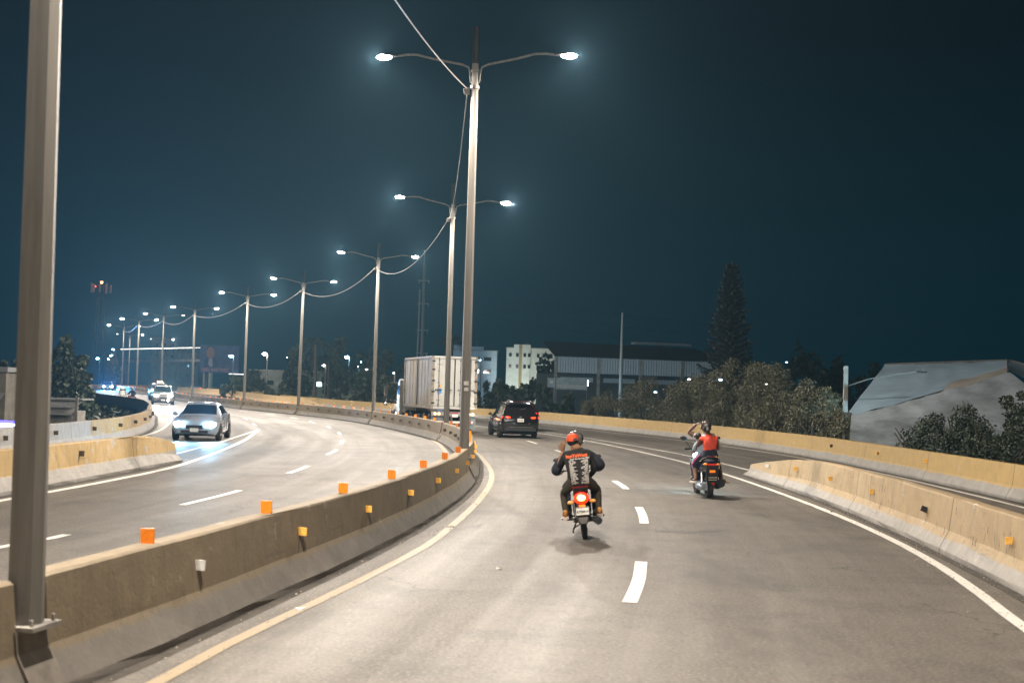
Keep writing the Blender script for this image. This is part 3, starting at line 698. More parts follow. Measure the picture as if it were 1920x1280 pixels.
SEDAN = [(-2.32, .62, .36, .78, .80, .55), (-2.26, .80, .28, .92, .95, .66), (-2.05, .86, .24, .97, 1.02, .70), (-1.68, .89, .22, .96, 1.05, .70), (-1.05, .89, .21, .95, 1.38, .60), (-.3, .89, .21, .93, 1.44, .62),
         (.38, .89, .21, .91, 1.37, .60), (1.12, .885, .21, .89, .97, .72), (1.7, .87, .22, .82, .88, .70), (2.12, .83, .24, .72, .77, .66), (2.27, .74, .28, .62, .65, .58), (2.33, .6, .34, .55, .56, .48)]
SUVS = [(-2.30, .78, .46, .98, 1.00, .70), (-2.25, .88, .36, 1.06, 1.08, .76), (-2.15, .91, .30, 1.10, 1.16, .80), (-1.98, .915, .27, 1.08, 1.30, .76), (-1.68, .92, .25, 1.06, 1.60, .64), (-.5, .92, .24, 1.03, 1.66, .66),
        (.45, .92, .24, 1.0, 1.61, .64), (1.12, .92, .24, .98, 1.08, .76), (1.75, .90, .26, .93, .99, .74), (2.12, .87, .28, .86, .90, .70), (2.26, .78, .34, .74, .77, .62), (2.32, .62, .42, .64, .66, .5)]
def car(name, loc, heading, st, paint, label, rim='chrome', head=None, headc=(1, 1, 1), hp=0, tail=True, cone=95, aim=-.32, r=.32, suv=False, plate='back', scale=1, cat='car', detail=True, glow=0):
    ang = math.atan2(heading[1], heading[0])-math.pi/2
    t = empty(name, loc, ang, label, cat); t.scale = (scale,)*3
    S = Shell(st); S.body().build('body', paint, t, True)
    rf, rb = 4, 6
    # glass
    g = S.patch(rb+.10, rb+.93, 5.35, 7, full=True); g.build('windscreen', M['glass'], t)
    g = S.patch(rf-(1 if not suv else 1.0)+.08, rf-.10, 5.35, 7, full=True); g.build('rear_window', M['glass'], t)
    for sd in (1, -1):
        S.patch(rf+.05, rf+.92, 4.18, 4.9, sides=(sd,), u0b=rf+.15).build('side_window', M['glass'], t)
        S.patch(rf+.98, rb+.62, 4.18, 4.9, sides=(sd,), u1b=rb+.06, nu=5).build('side_window', M['glass'], t)
        b = MB(); p = S.P(rb+.55, 4.1, sd); b.ell((p.x+sd*.13, p.y, p.z+.07), (.10, .06, .075), 12, 7); b.tube([(p.x-.01*sd, p.y, p.z), (p.x+sd*.1, p.y, p.z+.05)], .02, 5); b.build('wing_mirror', paint if not suv else M['black'], t, True)
        for k in (4.75, 5.75):
            q = S.P(k, 3.75, sd, .012); b = MB(); b.box(q.x, q.y, q.z, .03, .17, .03); b.build('door_handle', paint, t)
        b = MB()                                                     # door gaps
        for u in (4.05, 4.95, 6.1):
            pts = [S.P(u, v, sd, .004) for v in (2.2, 3, 4)]; b.tube(pts, .007, 4)
        b.build('door_gap', M['black'], t)
        wy = 1.42 if not suv else 1.40
        for y in (wy, -wy):
            b = MB(); n = 14; hw = .885 if not suv else .918; rr = r*1.14; vs = [(sd*(hw+.012), y, r*.95)]+[(sd*(hw+.012), y+rr*math.cos(math.pi*j/n*1.12-.19), r+rr*math.sin(math.pi*j/n*1.12-.19)) for j in range(n+1)]
            b.add(vs, [(0, j+1, j+2) for j in range(n)]); b.build('wheel_arch', M['black'], t)
            wheel(t, sd*(hw-.085), y, r, .21, rim)
    # nose
    f = MB(); yf = st[-1][0]; 
    gz = st[-1][3]-.02; f.box(0, yf+.0, gz, .62, .05, .14)
    f.box(0, yf-.01, st[-1][2]+.02, 1.0, .06, .10); f.build('grille', M['black'], t)
    for sd in (1, -1):
        z = .64 if not suv else .80
        b = MB(); b.ell((sd*.60, yf-.10, z), (.21, .13, .09), 12, 6, Matrix.Rotation(-sd*.5, 4, 'Z')); 
        h = b.build('headlight', M[head] if head else M['glass'], t, True)
        if head and hp: spot('headlight_beam', h, (sd*.6, yf+.06, z), (sd*.6, yf+8, z+aim), hp, headc, cone, .8, .06)
        if head and aim > 0: spot('low_beam', h, (sd*.6, yf+.06, z), (sd*.6, yf+6, z-1.6), 300 if hp < 20000 else 600, headc, 80, .9, .06)
        # tail
        yr = st[0][0]; zt = .80 if not suv else .985
        b = MB(); b.ell((sd*(.66 if not suv else .70), yr+.10, zt), (.24 if suv else .19, .10, .06 if suv else .07), 12, 6, Matrix.Rotation(sd*.42, 4, 'Z')); tl = b.build('tail_light', M['tail'] if tail else M['red_lens'], t, True)
        if tail:
            b = MB()
            for dx in (.62, .78): b.ell((sd*dx, yr+.045+(dx-.6)*.35, zt), (.045, .03, .028), 8, 5)
            b.build('bulb', M['tail_hot'], tl, True)
        if suv:
            b = MB(); b.box(sd*.72, yr+.07, .50, .20, .06, .05, rz=sd*.35); b.build('reflector', M['amber'] if tail else M['red_lens'], t)
            b = MB(); pts = [S.P(u, 5.6, sd)+Vector((0, 0, .055 if 0 < i < 4 else 0)) for i, u in enumerate((4.2, 4.35, 5.0, 5.8, 6.0))]; b.tube(pts, .018, 6); b.build('roof_rail', M['chrome'], t, True)
    b = MB(); yr = st[0][0]
    if suv:
        b.box(0, yr+.02, .42, 1.48, .10, .14); b.box(0, yr+.06, .52, 1.2, .08, .03); b.build('bumper', M['black'], t)
        b = MB(); b.box(0, yr-.012, .535, 1.25, .02, .022); b.build('trim_strip', M['chrome'], t)
        b = MB(); b.box(0, -1.80, 1.60, 1.1, .24, .03); b.build('spoiler', paint, t)
        b = MB(); b.ell((0, yr+.005, 1.02), (.07, .012, .045), 12, 6); b.box(.0, yr+.01, .955, .30, .02, .03); b.box(.42, yr-.002, .72, .11, .012, .028); b.build('badge', M['chrome'], t)
        b = MB(); b.tube([(.0, -1.95, 1.36), (.25, -1.93, 1.40), (.33, -1.85, 1.47)], .012, 5); b.build('wiper', M['black'], t)
    else:
        b.box(0, yr+.02, .40, 1.3, .08, .14); b.build('bumper', paint, t)
    if plate == 'back': b = MB(); b.box(0, yr-.012, .86 if suv else .70, .31, .012, .15); pl = b.build('number_plate', M['plate'], t)
    else: b = MB(); b.box(0, yf+.03, .42, .31, .012, .14); pl = b.build('number_plate', M['plate'], t)
    b = MB(); b.box(0, 0, .20, 1.5, 3.2, .06); b.build('underbody', M['black'], t)
    return t
M['white_car'] = mat('white_car_paint', (.30, .33, .36), .22, .1, var=.03, coat=.6)
M['silver_car'] = mat('silver_car_paint', (.28, .27, .26), .28, .3, var=.05, coat=.5)
M['dark_car'] = mat('black_car_paint', (.008, .006, .006), .16, .2, var=.03, coat=.8)
M['red_car'] = mat('dark_red_car_paint', (.07, .012, .012), .2, .2, var=.03, coat=.7)
BW = (.45, .74, 1)
def up(v, dz=0): return Vector((v.x, v.y, dz+rise(v.y)))
g = gp(379, 822); car('oncoming_car', up(g), (.115, -1), SEDAN, M['white_car'], 'white sedan with dazzling blue-white headlights coming towards the camera in the exit gore', head='head_b', headc=(.25, .62, 1), hp=11000, cone=36, aim=2.1, tail=False, plate='front')
g = gp(960, 818); suv = car('black_suv', up(g), (-.17, 1), SUVS, M['dark_car'], 'glossy black sports utility car seen from behind with red tail lights and roof rails', r=.35, suv=True, rim='dark_steel', head='head_w', headc=BW, hp=45)
b = MB(); 
for k, x in enumerate((-.10, -.05, .0, .05, .10)): b.box(x, -2.325, .86, .028, .006, .06)
b.build('plate_number', M['ink'], suv)
g = gp(975, 806.5); car('red_car', up(g)+Vector((-.22, 2.2, 0)), (-.2, 1), SUVS, M['red_car'], 'dark red car almost hidden in front of the black sports utility car', r=.35, suv=True, head='head_b', headc=BW, hp=120)
pk = car('silver_pickup', up(at(304.5, 755, 119)), (.30, -1), SUVS, M['silver_car'], 'silver utility car with glaring warm headlights approaching on the far bend', head='head_w', headc=(1, .82, .62), hp=13000, cone=36, aim=1.7, tail=False, suv=True, r=.36, plate='front', scale=1.12)
b = MB(); b.ell((-.42, 2.36, .42), (.07, .04, .06), 8, 5); b.build('fog_light', M['head_w'], pk)
am = car('beacon_car', up(at(297, 740, 140)), (.32, -1), SUVS, M['white_car'], 'white patrol car with glowing red roof beacon behind the silver utility car', tail=False, suv=True, r=.36, plate='front', scale=1.15)
b = MB(); b.box(0, .1, 1.72, .9, .22, .05); q = b.build('light_bar', M['black'], am); b = MB(); b.ell((-.1, .1, 1.79), (.26, .12, .07), 12, 6); b.build('beacon', emit('red_beacon', (1, .13, .04), 30), q, True)
b = MB(); b.ell((-.92, 1.75, 1.1), (.06, .1, .07), 8, 5); b.build('side_marker', M['amber'], am)
car('far_car', up(at(201.5, 730, 203)), (.34, -1), SEDAN, M['white_car'], 'pale car with piercing blue headlights on the far left stretch', head='head_b', headc=(.06, .42, 1), hp=34000, cone=34, aim=1.0, tail=False, plate='front')
car('far_car', up(at(365, 735, 204)), (-.36, 1), SEDAN, M['white_car'], 'white car roof with orange rear lights showing over the far tan barrier', tail=True)

# barrel at the far median
b = MB(); b.lathe([(0, 0), (.50, 0), (.46, .12), (.42, .55), (.36, .95), (0, .95)], 18); t = empty('road_barrel', up(at(229.5, 738, 158)), 0, 'white plastic road barrel at the foot of the far median barrier', 'barrel')
b.build('drum', M['white_refl'], t, True); b = MB(); b.lathe([(.435, .55), (.43, .56), (.412, .72), (.40, .73)], 18); b.build('band', M['ink'], t)

# ------------------------------------------------------------------ container truck
def truck():
    D = 63.0; c = at(807.6, 766, D); hd = Vector((-.285, .958, 0)).normalized(); ang = math.atan2(hd.y, hd.x)-math.pi/2
    W, H, L = 2.44, 2.72, 7.0; rt = Vector((hd.y, -hd.x, 0)); ctr = Vector((c.x, c.y, 0))+rt*(W/2)
    zf = 1.22
    t = empty('container_truck', (ctr.x, ctr.y, 0), ang, 'articulated lorry seen from behind carrying a dirty white shipping container', 'truck')
    box = empty('container', (0, 0, zf), parent=t)
    white = mat('dirty_white_container', (.34, .335, .32), .6, 0, var=.16, scale=1.3, dark=(.24, .20, .15), detail=7, stretch=(1, 1, .6), spec=.15)
    door = mat('container_door_paint', (.45, .455, .435), .5, 0, var=.10, scale=1.6, dark=(.40, .39, .35), detail=6)
    rust = mat('grimy_frame_steel', (.28, .24, .19), .6, .2, var=.3, scale=5)
    b = MB(); b.box(0, L/2+.03, H/2, W-.10, L-.1, H-.08)
    for sd in (-1, 1):
        for k in range(9): b.box(sd*(W/2-.045), .5+k*(L-1)/8, H/2, .018, .30, H-.34)
    b.build('body', white, box)
    b = MB()
    for sx_ in (-1, 1):
        for y in (.06, L-.06): b.box(sx_*(W/2-.06), y, H/2, .12, .12, H-.002)
        for z in (.075, H-.05): b.box(sx_*(W/2-.05), L/2, z, .098, L-.24, .148 if z < 1 else .098)
    b.build('frame', rust, box)
    b = MB()
    for y in (.055, L-.055):
        for z in (.07, H-.06): b.box(0, y, z, W-.24, .108, .138 if z < 1 else .118)
    b.build('end_rail', door, box)
    b = MB(); b.box(-(W/2-.02), 3.62, H/2, .05, .10, H-.30); b.build('side_joint', M['brown_refl'], box)
    for sx_ in (-1, 1):
        b = MB(); b.box(sx_*.557, .045, H/2, 1.085, .05, H-.27); d = b.build('door', door, box)
        for x in (.30, .84):
            m = MB(); m.tube([(sx_*x, -.03, .08), (sx_*x, -.03, H-.08)], .021, 6)
            for z in (.22, .75, 1.35, 1.95, 2.5): m.box(sx_*x, -.005, z, .10, .05, .05)
            m.build('lock_rod', M['steel'], d)
            m = MB(); m.box(sx_*(x+.02), -.055, .98, .34, .02, .035); m.box(sx_*(x+.17), -.04, .98, .05, .04, .07); m.build('handle', M['dark_steel'], d)
        for z in (.30, .88, 1.45, 2.02, 2.45):
            m = MB(); m.box(sx_*1.13, .01, z, .17, .05, .085); m.build('hinge', M['dark_steel'], d)
        m = MB(); 
        for x0 in (.02, 1.10): m.box(sx_*x0, .016, H/2, .025, .012, H-.3)
        for z in (.145, H-.145): m.box(sx_*.557, .016, z, 1.07, .012, .02)
        m.build('gasket', M['black'], d)
    m = MB(); m.prism([(-.92, 1.10), (-.68, 1.10), (-.80, 1.32)], .006, .017, axis='y'); m.build('warning_triangle', mat('triangle_sticker', (.75, .38, .06), .5, var=.05), box)
    m = MB(); m.prism([(-.84, 1.13), (-.76, 1.13), (-.80, 1.25)], .002, .0055, axis='y'); m.build('triangle_mark', M['brown_refl'], box)
    m = MB(); m.box(-.80, .012, .92, .22, .011, .25); m.build('blue_sticker', mat('blue_sticker', (.05, .26, .62), .5, var=.05), box)
    m = MB(); m.prism([(.36, .98), (.50, .98), (.43, 1.11)], .006, .017, axis='y'); m.build('warning_triangle', M['amber_off'], box)
    rr = random.Random(3); m = MB()
    for k in range(5): m.box(.62+.02*(k % 2), .012, 2.0-.15*k, rr.uniform(.12, .26), .010, .035)
    for k in range(3): m.box(.55, .012, 2.30-.07*k, .3-.05*k, .010, .02)
    m.box(-.80, .012, 2.28, .26, .010, .025); m.box(-.86, .012, .45, .2, .01, .02)
    m.build('stencil_print', M['ink'], box)
    # chassis
    b = MB(); 
    for x in (-.42, .42): b.box(x, L/2, 1.06, .14, L-.1, .26)
    for y in (.1, 1.4, 2.8, 5.5): b.box(0, y, 1.03, .70, .1, .16)
    for x in (-.5, .5): b.box(x, .12, .74, .07, .07, .38)
    b.build('chassis', M['dark_steel'], t)
    b = MB(); b.box(0, -.04, .97, 2.38, .06, .22); b.build('rear_crossmember', mat('grey_crossmember', (.28, .28, .28), .5, .2, var=.2), t)
    b = MB(); b.box(0, -.02, .55, 2.0, .09, .11); bp = b.build('underrun_bar', M['white_refl'], t)
    for k in range(8):
        b = MB(); b.box(-.875+k*.25, -.068, .55, .122, .006, .09); b.build('tape', M['red_lens'] if k % 2 else M['white_refl'], bp)
    b = MB(); b.box(0, -.075, 1.03, .5, .006, .04); b.build('tape', M['red_lens'], t)
    b = MB(); b.box(.05, -.08, .88, .30, .01, .14); b.build('number_plate', M['plate'], t)
    for x in (-1.0, -.80, .80, 1.0):
        b = MB(); b.ell((x, -.08, .97), (.062, .03, .062), 12, 6); b.build('marker_light', emit('orange_red_marker', (1, .20, .05), 7), t, True)
    for x in (-.86, .86):
        b = MB(); b.box(x, .06, .52, .62, .02, .66); b.build('mudflap', mat('grey_mudflap', (.14, .16, .17), .7, var=.15), t)
    for y in (.85, 2.1):
        for x in (-.98, -.70, .70, .98): wheel(t, x, y, .50, .26, 'dark_steel', 6)
    b = MB(); b.box(-.95, 3.6, .62, .35, .9, .5); b.build('tool_box', M['black'], t)
    # tractor
    yc = L+.95
    b = MB(); b.box(0, yc+.6, .85, .85, 4.4, .26); b.build('tractor_frame', M['dark_steel'], t)
    cabp = mat('tractor_paint', (.55, .54, .52), .35, .1, var=.06, coat=.4)
    b = MB(); b.prism([(yc-.35, .85), (yc+1.35, .85), (yc+1.35, 1.75), (yc+1.05, 2.55), (yc+.6, 2.75), (yc-.35, 2.70)], -1.15, 1.15, axis='x'); cab = b.build('cab', cabp, t)
    b = MB(); b.box(0, yc+2.1, 1.25, 1.7, 1.6, .95, tx=.82, ty=.96); b.build('hood', cabp, t)
    b = MB(); b.box(0, yc+3.0, .70, 2.35, .25, .40); b.build('front_bumper', M['chrome'], t)
    for sd in (-1, 1):
        b = MB(); b.box(sd*1.155, yc+.75, 2.12, .01, .75, .55); b.build('cab_window', M['glass'], cab)
        b = MB(); b.tube([(sd*1.24, yc-.40, .7), (sd*1.24, yc-.40, 2.55), (sd*1.24, yc-.46, 2.72)], [.11, .11, .10], 12); b.build('exhaust_stack', M['steel'], t, True)
        b = MB(); b.tube([(sd*1.15, yc+1.25, 2.55), (sd*1.78, yc+1.3, 2.52), (sd*1.78, yc+1.3, 1.50), (sd*1.15, yc+1.25, 1.55)], .018, 6); b.tube([(sd*1.70, yc+1.3, 1.15), (sd*1.15, yc+1.0, 1.55)], .014, 5); mb = b.build('mirror_bracket', M['chrome'], t)
        b = MB(); b.box(sd*1.80, yc+1.30, 2.05, .19, .07, .62); b.build('mirror', M['black'], mb)
        b = MB(); b.ell((sd*1.80, yc+1.30, 1.30), (.14, .05, .14), 12, 6); b.build('round_mirror', M['chrome'], mb, True)
        b = MB(); b.ell((sd*1.19, yc-.30, 1.62), (.05, .05, .05), 8, 6); b.build('cab_marker', emit('orange_cab_marker', (1, .28, .04), 18), t, True)
        b = MB(); n = 10; b.tube([(sd*1.02, yc+2.3+.62*math.cos(math.pi*j/n), .52+.60*math.sin(math.pi*j/n)) for j in range(n+1)], .05, 6, flat=4); b.build('front_fender', cabp, t)
        wheel(t, sd*.98, yc+2.3, .50, .28, 'dark_steel', 6)
        for y in (yc-1.1, yc-2.35):
            for x in (.98, .68): wheel(t, sd*x, y, .50, .26, 'dark_steel', 6)
        b = MB(); b.tube([(sd*1.0, yc+.2, .62), (sd*1.0, yc+1.2, .62)], .28, 14); b.build('fuel_tank', M['chrome'], t, True)
        b = MB(); b.ell((sd*.85, yc+2.98, 1.05), (.16, .08, .10), 10, 6); b.build('headlight', M['head_w'], t, True)
truck()

# ------------------------------------------------------------------ people
def human(parent, J, B, mats, name='body', root=None):
    names = list(J); me = bpy.data.meshes.new('tmp'); me.from_pydata([J[n][:3] for n in names], [(names.index(a), names.index(b_)) for a, b_, *_ in B], [])
    o = bpy.data.objects.new('tmp', me); COL.objects.link(o); o.modifiers.new('s', 'SKIN'); 
    for i, n in enumerate(names):
        r = J[n][3]; r = r if isinstance(r, tuple) else (r, r); v = me.skin_vertices[0].data[i]; v.radius = r; v.use_root = (n == 'pelvis')
    sb = o.modifiers.new('d', 'SUBSURF'); sb.levels = 2; sb.render_levels = 2
    dg = bpy.context.evaluated_depsgraph_get(); m2 = bpy.data.meshes.new_from_object(o.evaluated_get(dg)); bpy.data.objects.remove(o); m2.name = name
    for m in mats: m2.materials.append(m)
    segs = [(Vector(J[a][:3]), Vector(J[b_][:3]), mi, min(q if not isinstance(q, tuple) else max(q) for q in (J[a][3], J[b_][3]))) for a, b_, mi in B]
    for p in m2.polygons:
        best = 1e9
        for a, b_, mi, r in segs:
            ab = b_-a; t = min(1, max(0, (p.center-a).dot(ab)/ab.length_squared)); d = (p.center-(a+ab*t)).length-r*.5
            if d < best: best = d; k = mi
        p.material_index = k; p.use_smooth = True
    return link(name, m2, parent)
def hand(parent, wr, d, upv, m, curl=.9, sc=1.0, side=1):
    d = Vector(d).normalized(); s_ = d.cross(Vector(upv)).normalized(); n = s_.cross(d).normalized(); wr = Vector(wr); b = MB()
    b.tube([wr-d*.02, wr+d*.02*sc, wr+d*.055*sc, wr+d*.085*sc], [.024*sc, .032*sc, .038*sc, .030*sc], 8, flat=.5)
    for k, ln in enumerate((.068, .078, .072, .056)):
        p = wr+d*.08*sc+s_*(k-1.5)*.019*sc; pts = [p-d*.02]; a = 0; q = p
        for sg in range(3):
            a += curl*(.25 if sg == 0 else .55); q = q+(d*math.cos(a)-n*math.sin(a))*ln*sc*(.42, .32, .26)[sg]; pts.append(q)
        b.tube(pts, [.0095*sc, .0095*sc, .0085*sc, .006*sc], 6)
    p = wr+d*.03*sc-s_*.03*sc*side; b.tube([p, p+(d*.6-s_*side*.7-n*.2)*.03*sc, p+(d*1.0-s_*side*.7-n*.6)*.055*sc], [.012*sc, .011*sc, .007*sc], 6)
    return b.build('hand', m, parent, True)
def shoe(parent, p, yaw, m, sole, L=.26):
    b = MB(); c = Matrix.Rotation(yaw, 4, 'Z'); b.ell((0, .06, .03), (.048, L/2, .045), 12, 7); b.ell((0, -.02, .06), (.042, .06, .055), 10, 6)
    b.v = [tuple(Vector(p)+c @ Vector(v)) for v in b.v]; o = b.build('shoe', m, parent, True)
    b = MB(); b.box(0, .055, -.012, .09, L*.97, .035); b.v = [tuple(Vector(p)+c @ Vector(v)) for v in b.v]; b.build('sole', sole, o)
def face(parent, c, m, sc=1.0):      # faces forward (+y)
    c = Vector(c); b = MB(); b.tube([c+Vector((0, .095, .02)), c+Vector((0, .118, -.015)), c+Vector((0, .098, -.03))], [.008, .016, .012], 6); b.build('nose', m, parent, True)
    for sd in (-1, 1):
        b = MB(); b.ell(c+Vector((sd*.033, .088, .012)), (.014, .010, .009), 8, 5); b.build('eye', M['white_refl'], parent, True)
        b = MB(); b.ell(c+Vector((sd*.082, 0, -.005)), (.014, .024, .034), 8, 6); b.build('ear', m, parent, True)
    b = MB(); b.ell(c+Vector((0, .09, -.052)), (.028, .010, .008), 8, 5); b.build('mouth', M['red_lens'], parent, True)

M['navy'] = mat('navy_padded_jacket', (.022, .027, .042), .8, var=.3, scale=9, bump=.5)
M['blk_shirt'] = mat('black_tour_shirt', (.018, .016, .015), .9, var=.25, scale=5, bump=.3)
M['olive'] = mat('olive_brown_trousers', (.055, .045, .028), .9, var=.25, scale=8, bump=.3)
M['orange_cap'] = mat('orange_cap_cloth', (.72, .085, .02), .75, var=.08, scale=20)
M['red_shirt'] = mat('red_orange_top', (.74, .075, .035), .8, var=.12, scale=6, bump=.2)
M['white_shirt'] = mat('white_t_shirt', (.62, .60, .60), .85, var=.1, scale=6, bump=.2)
M['sky_cloth'] = mat('pale_blue_cloth', (.32, .45, .55), .85, var=.12, scale=8)
M['dark_pants'] = mat('dark_blue_trousers', (.018, .022, .042), .85, var=.2, scale=8)
M['pink'] = mat('pink_stripe_cloth', (.50, .08, .18), .8, var=.1)
M['shoe_o'] = mat('orange_tan_shoe', (.50, .22, .05), .6, var=.2, scale=20)
M['shoe_w'] = mat('white_sole', (.60, .50, .44), .6, var=.15, scale=20)
M['helmet'] = mat('patterned_dark_helmet', (.22, .20, .19), .18, .3, var=.3, scale=5, dark=(.012, .01, .01), coat=.8)
M['helmet_b'] = mat('brown_black_helmet', (.06, .045, .035), .25, .1, var=.3, scale=6, coat=.6)

def helmet(parent, c, m, r=.138):
    b = MB(); b.ell(c, (r*.92, r*1.05, r), 18, 12); h = b.build('helmet', m, parent, True)
    b = MB(); c = Vector(c); vs = []; n = 8
    for i in range(n+1):
        a = R(35+110*i/n)
        for z, k in ((-.05, 1.03), (.05, 1.03)): vs.append(c+Vector((math.cos(a)*r*.92*k, math.sin(a)*r*1.05*k*math.sqrt(1-(z/r)**2), z)))
    b.add(vs, [(2*i, 2*i+1, 2*i+3, 2*i+2) for i in range(n)]); b.build('visor', M['glass'], h, True)
    b = MB(); b.tube([c+Vector((-r*.9, 0, -r*.4)), c+Vector((0, -.02, -r*1.05)), c+Vector((r*.9, 0, -r*.4))], .008, 5); b.build('strap', M['black'], h)
    return h
def rider_driver(parent):
    J = dict(pelvis=(0, .18, .86, (.15, .12)), waist=(0, .19, .98, (.15, .115)), chest=(0, .25, 1.18, (.175, .13)), neck=(0, .28, 1.33, .062), head0=(0, .30, 1.42, .075), head=(0, .31, 1.50, (.078, .09)),
             ls=(-.19, .27, 1.26, .082), le=(-.36, .30, 1.03, .090), lw=(-.30, .58, .99, .040), rs=(.19, .27, 1.26, .082), re=(.36, .30, 1.06, .090), rw=(.30, .58, .99, .040),
             lh=(-.11, .22, .84, .10), lk=(-.22, .55, .76, .07), la=(-.20, .30, .34, .045), rh=(.11, .22, .84, .10), rk=(.22, .55, .76, .07), ra=(.20, .30, .34, .045))
    B = [('pelvis', 'waist', 0), ('waist', 'chest', 0), ('chest', 'neck', 0), ('neck', 'head0', 1), ('head0', 'head', 1), ('chest', 'ls', 0), ('ls', 'le', 0), ('le', 'lw', 0), ('chest', 'rs', 0), ('rs', 're', 0), ('re', 'rw', 0),
         ('pelvis', 'lh', 2), ('lh', 'lk', 2), ('lk', 'la', 2), ('pelvis', 'rh', 2), ('rh', 'rk', 2), ('rk', 'ra', 2)]
    human(parent, J, B, [M['navy'], M['skin_d'], M['dark_pants']]); helmet(parent, (0, .31, 1.495), M['helmet'])
    hand(parent, (-.30, .58, .99), (.1, 1, 0), (0, 0, 1), M['skin_d'], 1.3); hand(parent, (.30, .58, .99), (-.1, 1, 0), (0, 0, 1), M['skin_d'], 1.3, side=-1)
    face(parent, (0, .31, 1.495), M['skin_d'])
    for sd in (-1, 1): shoe(parent, (sd*.20, .28, .30), 0, M['black'], M['rubber'])

def motorcycle(loc, rz, lean, label, tail=True, name='motorcycle'):
    t = empty(name, loc, rz, label, 'motorcycle'); t.rotation_euler = (0, lean, rz)
    redp = mat('dark_red_cowl', (.20, .012, .010), .25, var=.05, coat=.6)
    wheel(t, 0, 0, .30, .085, 'dark_steel', 8); wheel(t, 0, 1.25, .30, .075, 'dark_steel', 8)
    b = MB(); 
    for sd in (-1, 1):
        b.tube([(sd*.055, 0, .30), (sd*.07, .25, .33), (sd*.08, .48, .38)], .018, 6)
        b.tube([(sd*.07, .48, .38), (sd*.06, .55, .62), (0, .95, .82)], .018, 6)
        b.tube([(sd*.09, .10, .62), (sd*.10, -.18, .66), (sd*.06, -.32, .66)], .014, 6)
        b.tube([(sd*.08, .48, .40), (sd*.10, .10, .62)], .014, 6)
    b.build('frame', M['dark_steel'], t, True)
    for sd in (-1, 1):
        b = MB(); b.tube([(sd*.11, .02, .32), (sd*.115, .12, .58)], .016, 6); b.tube([(sd*.113, .06, .40), (sd*.115, .12, .57)], .028, 10); b.build('shock_absorber', M['dark_steel'], t, True)
        b = MB(); b.tube([(sd*.07, 1.25, .30), (sd*.07, 1.10, .62), (sd*.07, 1.0, .90)], .022, 8); b.build('fork', M['chrome'], t, True)
        b = MB(); b.tube([(sd*.10, .35, .32), (sd*.27, .36, .33)], .014, 6); b.tube([(sd*.10, .12, .30), (sd*.26, .10, .315)], .014, 6); b.box(sd*.28, .10, .32, .09, .06, .03); b.build('footpeg', M['black'], t)
        st = MB(); st.tube([(sd*.05, -.27, .60), (sd*.135, -.29, .585)], .008, 5); ind = st.build('indicator_stalk', M['black'], t)
        b = MB(); b.ell((sd*.165, -.29, .585), (.052, .035, .030), 12, 7); b.build('indicator', mat('amber_indicator', (.80, .40, .10), .25, var=0, coat=.5), ind, True)
        b = MB(); b.tube([(sd*.02, .98, .93), (sd*.12, .97, .99), (sd*.33, .88, .98)], .013, 6); b.tube([(sd*.24, .905, .985), (sd*.36, .87, .98)], .02, 8); b.build('handlebar', M['black'], t, True)
        b = MB(); b.tube([(sd*.22, .92, .99), (sd*.30, .93, 1.14)], .006, 5); b.ell((sd*.33, .93, 1.17), (.055, .015, .035), 10, 6); b.build('mirror', M['black'], t, True)
    b = MB(); b.box(0, .50, .36, .24, .34, .26); b.tube([(0, .62, .40), (0, .78, .50)], .07, 12); b.box(.0, .48, .25, .30, .2, .08); b.build('engine', M['steel'], t)
    b = MB(); b.ell((0, .68, .78), (.13, .25, .12), 16, 9); b.build('fuel_tank', redp, t, True)
    b = MB(); b.ell((0, .12, .76), (.135, .42, .065), 18, 9); b.build('seat', M['black'], t, True)
    b = MB(); b.tube([(0, .15, .68), (0, -.12, .69), (0, -.30, .66), (0, -.36, .645)], [.12, .115, .10, .085], 14, flat=.75); b.build('tail_cowl', redp, t, True)
    b = MB(); b.tube([(-.12, -.02, .76), (-.115, -.26, .80), (0, -.33, .81), (.115, -.26, .80), (.12, -.02, .76)], .011, 6); b.build('grab_rail', redp, t, True)
    b = MB(); b.ell((0, -.375, .645), (.115, .035, .088), 16, 9); tl = b.build('tail_light', emit('motorcycle_tail_lens', (1, .035, .006), 1.0, (.5, .02, .01)) if tail else M['red_lens'], t, True)
    if tail:
        b = MB(); b.ell((0, -.402, .65), (.066, .02, .046), 14, 7); b.build('lit_core', emit('orange_hot_bulb', (1, .30, .06), 5), tl, True)
    b = MB(); b.box(0, -.40, .535, .095, .02, .03); b.build('reflector', emit('orange_tail_reflector', (1, .12, .01), 1.2, (.8, .15, .02)), t)
    fn = MB(); pts = [(0, .06, .60), (0, -.2, .52), (0, -.34, .46), (0, -.40, .36), (0, -.41, .27)]
    vs = []
    for (x, y, z), hw in zip(pts, (.07, .08, .095, .09, .055)): vs += [(-hw, y+.03, z-.02), (-hw*.8, y, z), (hw*.8, y, z), (hw, y+.03, z-.02)]
    fn.add(vs, [(4*i+j, 4*i+j+1, 4*i+5+j, 4*i+4+j) for i in range(4) for j in range(3)]); fn.build('rear_mudguard', mat('grey_mudguard', (.09, .08, .07), .6, var=.15), t, True)
    b = MB(); b.box(0, -.425, .455, .19, .006, .105, rx=-.12); pl = b.build('number_plate', M['plate'], t)
    b = MB(); b.box(0, -.415, .515, .20, .012, .014); b.build('plate_frame', M['chrome'], t)
    if tail: link('plate_number', text_mesh('K720914', .048, M['ink'], .0015), pl, (0, -.431, .448), (R(90)-.12, 0, 0))
    b = MB(); b.tube([(.12, .62, .28), (.16, .40, .22), (.20, .15, .24), (.225, -.25, .28)], [.022, .025, .05, .058], 14); b.build('exhaust', M['chrome'], t, True)
